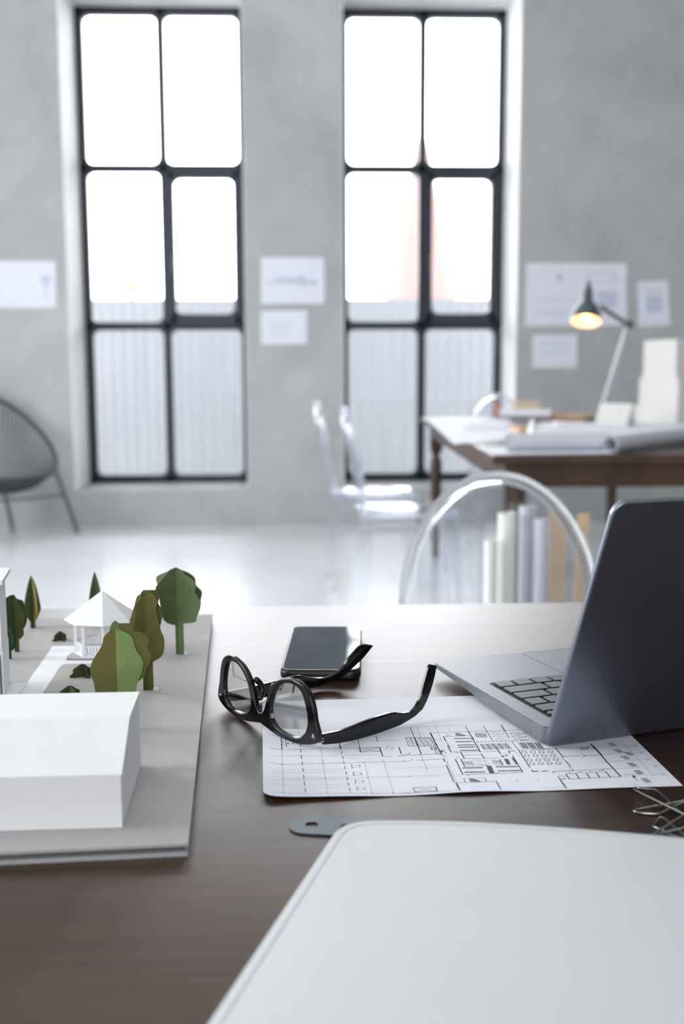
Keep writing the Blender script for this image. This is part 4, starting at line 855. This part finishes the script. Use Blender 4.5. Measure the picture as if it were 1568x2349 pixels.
for sg in (1, -1):
    tb = BM(); vo = [tb.verts.new((p.x*sg, 0, p.z)) for p in ho]; vi = [tb.verts.new((p.x*sg, 0, p.z)) for p in hi_]
    es = [tb.edges.new((vo[i], vo[(i+1) % len(vo)])) for i in range(len(vo))]+[tb.edges.new((vi[i], vi[(i+1) % len(vi)])) for i in range(len(vi))]
    bmesh.ops.triangle_fill(tb, use_beauty=True, use_dissolve=False, edges=es)
    merge(bm, tb)
bmesh.ops.remove_doubles(bm, verts=bm.verts, dist=0.01)
bmesh.ops.recalc_face_normals(bm, faces=bm.faces)
r = bmesh.ops.extrude_face_region(bm, geom=list(bm.faces))
for v in r['geom']:
    if isinstance(v, bmesh.types.BMVert): v.co.y += 4.6
bmesh.ops.recalc_face_normals(bm, faces=bm.faces)
es = [e for e in bm.edges if len(e.link_faces) == 2 and e.calc_face_angle(0) > 1.0]
bmesh.ops.bevel(bm, geom=es, offset=1.1, segments=3, affect='EDGES', profile=0.5)
for v in bm.verts: v.co = gpos(v.co.x, v.co.z, v.co.y)
build('front_frame', bm, M['black_plastic'], t, True, 50)
for sg in (1, -1):
    bm = BM(); c = Vector((39, 0, 27)); rings = []
    for k in (0, 0.35, 0.7, 1.012):
        rings.append([(c.x+(p.x-c.x)*k, c.z+(p.z-c.z)*k, 2.4-0.9*(1-k*k)) for p in hi_])
    vr = [[bm.verts.new(gpos(x*sg, w, v)) for x, w, v in ring] for ring in rings[1:]]; cv = bm.verts.new(gpos(c.x*sg, c.z, 1.5))
    for i in range(len(hi_)):
        j = (i+1) % len(hi_); bm.faces.new((cv, vr[0][i], vr[0][j]))
        for A, B in zip(vr, vr[1:]): bm.faces.new((A[i], B[i], B[j], A[j]))
    build('lens', bm, M['lens'], t, True, 60)
    bm = BM(); pp = spline([(sg*7, 22, 4), (sg*8.5, 28, 9), (sg*10.5, 35, 8), (sg*13, 40, 3.5)], 4)
    tube(bm, [gpos(p.x, p.y, p.z) for p in pp], [0.0006]+[0.0026]*(len(pp)-2)+[0.0006], 10); build('nose_pad', bm, M['black_plastic'], t, True, 60)
    bm = BM(); c = gpos(sg*68.3, 11.5, 0); lathe(bm, [(0.0017, -0.0003), (0.0017, 0.0002), (0.0012, 0.0007), (0.0001, 0.0008)], 14, frame_matrix(c, -GV)); build('rivet', bm, M['chrome'], t, True)
TR = ([(5.4, 13.0), (27.2, 11.8), (50.6, 13.6), (67.8, 14.4), (81.9, 14.0), (90.9, 11.3), (101.9, 10.3), (107.4, 13.2), (112.9, 20.2), (118.4, 34.2), (122.0, 43.0), (124.8, 46.9)],
      [(6.1, 4.3), (22.2, 1.6), (40.4, 0.2), (64.3, 0.1), (85.6, 0.8), (95, 2.2), (105.6, 4.6), (111.5, 7.2), (116.7, 10.2), (124.2, 20.8), (129.7, 33.3), (132.8, 44.4)])
TLt = ([(5.4, 13.0), (24, 13.0), (45.2, 14.0), (67.8, 15.6), (81.0, 16.0), (91.0, 12.6), (104.5, 9.9), (114.8, 10.4), (126.9, 15.4), (135.7, 24.7), (146.3, 33.9), (153.4, 35.7)],
       [(6.1, 4.3), (22.2, 2.4), (45, 1.2), (64.3, 1.2), (80, 1.4), (94.3, 2.0), (104.4, 2.2), (118.2, 4.5), (128.6, 7.4), (139.2, 13.5), (152, 22.4), (163.3, 32.8)])
for sg, (topl, botl), ang_ in ((-1, TR, 2.0), (1, TLt, -7.0)):
    c_, s_ = math.cos(math.radians(ang_)), math.sin(math.radians(ang_)); D = Vector((GV.x*c_-GV.y*s_, GV.x*s_+GV.y*c_, 0)); N_ = Vector((-D.y, D.x, 0))
    O = gO+GU*(sg*71.6*mm)
    A = spline([(x, 0, z) for x, z in topl], 4); B = spline([(x, 0, z) for x, z in botl], 4)
    bm = BM(); rows = []; wd_ = 1.9
    for a, b in zip(A, B):
        m_ = (a+b)/2; ring = []
        for (f, o_) in ((0.0, -0.55), (0.12, -1.0), (0.88, -1.0), (1.0, -0.55), (1.0, 0.55), (0.88, 1.0), (0.12, 1.0), (0.0, 0.55)):
            p = a.lerp(b, f); ring.append(bm.verts.new(O+D*(p.x*mm)+Vector((0, 0, p.z*mm))+N_*(o_*wd_*mm)))
        rows.append(ring)
    for P_, Q_ in zip(rows, rows[1:]):
        for k in range(8): bm.faces.new((P_[k], P_[(k+1) % 8], Q_[(k+1) % 8], Q_[k]))
    bm.faces.new(rows[0][::-1]); bm.faces.new(rows[-1]); so = build('temple', bm, M['black_plastic'], t, True, 40)
    bm = BM()
    for w in (6.5, 9.0): tube(bm, [O+D*(3.2*mm)+Vector((0, 0, w*mm)), O+D*(8.5*mm)+Vector((0, 0, w*mm))], 0.0011, 8)
    build('hinge', bm, M['chrome'], so, True)
# ------------------------------------------------------------------ laptop
LP = at(1247, 1712, TZ+0.001); l1 = at(1014, 1533, TZ+0.013); LD = 0.2165; LW = 0.305; LR = math.atan2(l1.y-LP.y, l1.x-LP.x)-math.pi/2
t = thing('laptop', 'open grey metal laptop with its lid back towards the viewer', 'laptop', (LP.x, LP.y, TZ+0.0006), LR)
bz0 = 0.0155; bm = BM()                              # wedge-shaped base, thin at the front edge
rr = rounded_rect(0, 0, LW, LD, 0.009); vs0 = [bm.verts.new((p.x, p.y, 0.0012+0.0072*p.y/LD)) for p in rr]; vs1 = [bm.verts.new((p.x, p.y, bz0-0.0030*p.y/LD)) for p in rr]
bm.faces.new(vs0[::-1]); bm.faces.new(vs1)
for i in range(len(rr)): j = (i+1) % len(rr); bm.faces.new((vs0[i], vs0[j], vs1[j], vs1[i]))
bmesh.ops.recalc_face_normals(bm, faces=bm.faces)
bmesh.ops.bevel(bm, geom=[e for e in bm.edges if e.calc_face_angle(0) > 0.9], offset=0.0009, segments=2, affect='EDGES'); base = build('base', bm, M['aluminium'], t)
tilt = Matrix.Translation((0, 0, bz0)) @ Matrix.Rotation(-math.atan2(0.0030, LD), 4, 'X')
kx0, kx1, ky0, ky1 = 0.017, LW-0.017, 0.022, 0.128
bm = BM(); prism(bm, rounded_rect(kx0, ky0, kx1, ky1, 0.003), (0, 0, 0.0003), 0, 1, tilt @ Matrix.Translation((0, 0, -0.0001))); kb = build('keyboard', bm, M['key_well'], t, smooth=0)
# rows from the hinge to the palm rest; widths in key units, from this side's left to right
rows = [([1]*14, 0.55), ([1.5]+[1]*13, 1), ([1]*13+[1.5], 1), ([1.75]+[1]*11+[1.75], 1), ([2.25]+[1]*10+[2.25], 1), ([1, 1, 1, 1.2, 5, 1.2, 1, 1, 1, 1], 1)]
Hn = sum(r[1] for r in rows); uy_ = (ky1-ky0-0.003)/Hn; y = ky0+0.0015; gp = 0.0032
for ri_, (ws, hgt) in enumerate(rows):
    u_ = (kx1-kx0-0.003)/sum(ws); x = kx0+0.0015
    for w in ws:
        bm = BM(); prism(bm, rounded_rect(x+gp/2, y+gp/2, x+w*u_-gp/2, y+hgt*uy_-gp/2, 0.0016, 3), (0, 0, 0.0014), 0.00025, 1, tilt @ Matrix.Translation((0, 0, 0.0004))); build('key', bm, M['key'], kb); x += w*u_
    y += hgt*uy_
bm = BM(); prism(bm, rounded_rect(LW/2-0.055, 0.135, LW/2+0.055, LD-0.006, 0.004), (0, 0, 0.0003), 0, 1, tilt @ Matrix.Translation((0, 0, -0.0001))); build('trackpad', bm, M['aluminium'], t, smooth=0)
bm = BM(); tube(bm, [tilt @ Vector(p) for p in rounded_rect(LW/2-0.055, 0.135, LW/2+0.055, LD-0.006, 0.004)], 0.00025, 5, True); build('trackpad_groove', bm, M['key_well'], t)
LEAN = math.radians(22.5); LL = 0.2135
lm = Matrix.Translation((0, -0.0005, 0.010)) @ Matrix.Rotation(LEAN, 4, 'X') @ Matrix.Rotation(math.pi/2, 4, 'X')     # lid sheet: x across, local y upward
bm = BM(); prism(bm, rounded_rect(0, -0.0085, LW, LL, [0.006, 0.006, 0.011, 0.011]), (0, 0, 0.0052), 0.0018, 4, lm @ Matrix.Translation((0, 0, 0.0005))); lid = build('lid', bm, M['lid'], t)
bm = BM(); prism(bm, rounded_rect(0.004, 0.004, LW-0.004, LL-0.004, 0.007), (0, 0, 0.0006), 0, 1, lm @ Matrix.Translation((0, 0, -0.0002))); build('screen', bm, M['screen'], lid, smooth=0)
bm = BM(); tube(bm, [(0.03, 0.001, 0.0105), (LW-0.03, 0.001, 0.0105)], 0.0042, 14); build('hinge', bm, M['key_well'], t)
for x, y in ((0.03, 0.02), (LW-0.03, 0.02), (0.03, 0.09), (LW-0.03, 0.09)):
    z1 = 0.0012+0.0072*y/LD+0.0005; bm = BM(); lathe(bm, [(0.006, 0.0), (0.0065, z1*0.5), (0.006, z1)], 14, Matrix.Translation((x, y, 0))); build('foot', bm, M['rubber'], t)
# ------------------------------------------------------------------ white binder in the foreground
bc = at(783, 1885, TZ+0.012); bl = at(475, 2349, TZ+0.012); e2 = Vector((bl.x-bc.x, bl.y-bc.y, 0)).normalized(); e1 = Vector((-e2.y, e2.x, 0))
t = thing('binder', 'large white binder with rounded corner lying across the foreground', 'binder', (bc.x, bc.y, TZ), math.atan2(e1.y, e1.x))
BWd, BHt = 0.27, 0.34
def bz(s): return 0.0115+0.0165*(1-math.exp(-s/0.09))
def binder_sheet(inset, zf_, th, rc, nx=40, ny=30):
    bm = BM(); gr = []
    for j in range(ny+1):
        row = []
        for i in range(nx+1):
            s = inset+(BWd-inset)*(i/nx)**1.6; d = inset+(BHt-2*inset)*(j/ny)**1.6
            a, b = s-inset, d-inset
            if a < rc and b < rc:
                v = Vector((rc-a, rc-b)); L = v.length
                if L > 1e-9: v = v*(max(v.x, v.y)/L); a, b = rc-v.x, rc-v.y
            row.append(bm.verts.new((inset+a, -(inset+b), zf_(inset+a))))
        gr.append(row)
    for j in range(ny):
        for i in range(nx): bm.faces.new((gr[j][i], gr[j+1][i], gr[j+1][i+1], gr[j][i+1]))
    r = bmesh.ops.extrude_face_region(bm, geom=list(bm.faces))
    for v in r['geom']:
        if isinstance(v, bmesh.types.BMVert): v.co.z -= th
    return bm
build('front_cover', binder_sheet(0, bz, 0.0026, 0.017), M['binder'], t, smooth=50)
build('cover_panel', binder_sheet(0.0048, lambda s: bz(s)+0.0007, 0.0012, 0.014), M['binder'], t, smooth=50)
seam_ = []
for k in range(41): d = BHt-0.004-(BHt-0.026)*k/40; seam_.append(Vector((0.0062, -d, bz(0.0062)+0.0008)))
for k in range(1, 9): a_ = math.pi/2*k/8; seam_.append(Vector((0.0222-0.016*math.cos(a_), -0.022+0.0158*math.sin(a_), bz(0.0222-0.016*math.cos(a_))+0.0008)))
for k in range(1, 41): x = 0.0222+(BWd-0.03)*k/40; seam_.append(Vector((x, -0.0062, bz(x)+0.0008)))
bm = BM(); tube(bm, seam_, 0.0003, 6); build('seam', bm, M['seam'], t)
build('back_cover', binder_sheet(0.001, lambda s: 0.0038, 0.0022, 0.017), M['binder'], t, smooth=50)
bm = BM(); box(bm, (BWd-0.004, -BHt, 0.0016), (BWd, 0, bz(BWd)-0.0005), 0.001); build('spine', bm, M['binder'], t)
# ------------------------------------------------------------------ steel ruler
ra = at(668, 1914, TZ); rb = at(690, 1873, TZ); rd = (at(760, 1919, TZ)-ra).normalized(); rn = Vector((-rd.y, rd.x, 0)); RW = (rb-ra).dot(rn)
r0 = ra+rn*0 - rd*(RW*0.12)
t = thing('steel_ruler', 'end of a steel ruler with a hang hole sticking out from under the binder', 'ruler', (r0.x, r0.y, TZ), math.atan2(rd.y, rd.x))
pts = rounded_rect(0, 0, 0.30, RW, [RW*0.42, 0.0005, 0.0005, RW*0.42], 8)
hx, hy = 0.0145, RW*0.5; hole = [Vector((hx+0.0042*math.cos(2*math.pi*k/24), hy+0.0042*math.sin(2*math.pi*k/24), 0)) for k in range(24)]
bm = BM(); prism(bm, [p+Vector((0, 0, 0.0003)) for p in pts], (0, 0, 0.0009), 0.00018, 1, None, [p+Vector((0, 0, 0.0003)) for p in hole]); build('blade', bm, M['ruler'], t, smooth=30)
bm = BM()
for k in range(2): 
    x = 0.0335+0.0042*k; tube(bm, [(x, RW*0.46, 0.00125), (x+0.0022, RW*0.60, 0.00125)], 0.0005, 6)
for k in range(160): box(bm, (0.045+k*0.0015, 0.0002, 0.0012), (0.0453+k*0.0015, 0.003 if k % 5 else 0.005, 0.00126))
build('engraving', bm, M['engrave'], t, smooth=0)
# ------------------------------------------------------------------ binder clips at the right edge
def clip(label, body, loops, rz):
    t = thing('binder_clip', label, 'binder clip', (body.x, body.y, TZ), rz, 'binder clips at the right edge')
    bm = BM(); prism(bm, [Vector((0, -0.016, 0.0)), Vector((0, -0.016, 0.003)), Vector((0.024, -0.016, 0.019)), Vector((0.026, -0.016, 0.017)), Vector((0.026, -0.016, 0.0015)), Vector((0.024, -0.016, 0.0))], (0, 0.032, 0), 0.0006); build('clip_body', bm, M['rubber'], t)
    for L in loops:
        P = spline([at(x, y, TZ+z) for x, y, z in L], 4); bm = BM(); tube(bm, P, 0.00085, 8); build('wire_handle', bm, M['wire'], t, True, 60)
c = at(1600, 1862, TZ); clip('binder clip nearest the plan sheet, its two long wire loops fanned out', c,
     [[(1612, 1889, .012), (1470, 1819, .0040), (1459, 1813, .0032), (1454, 1809, .0028), (1460, 1807.5, .0026), (1475, 1809, .0026), (1500, 1811, .0028), (1507, 1814, .0032), (1530, 1834, .0045), (1548, 1851, .0055), (1608, 1898, .011)],
      [(1612, 1824, .010), (1560, 1838, .006), (1470, 1854.5, .0022), (1458, 1857, .0018), (1454, 1860, .0014), (1459, 1863, .0012), (1470, 1865, .0012), (1505, 1867, .0012), (1515, 1864.5, .0014), (1540, 1852.5, .003), (1612, 1818, .010)]], 0.15)
c = at(1625, 1925, TZ); clip('binder clip nearest the binder, with crossing wire loops cut by the frame', c,
     [[(1640, 1962, .012), (1568, 1914, .006), (1525, 1879, .0026), (1515, 1875, .002), (1510, 1876, .0016), (1503, 1884, .0012), (1498, 1893, .0012), (1500, 1897, .0014), (1512, 1902, .002), (1568, 1929, .006), (1640, 1972, .011)],
      [(1640, 1830, .014), (1568, 1869, .009), (1500, 1912, .006), (1491, 1919, .0055), (1490, 1922, .0052), (1495, 1921, .005), (1518, 1911, .0045), (1568, 1899, .007), (1640, 1880, .012)]], -0.3)
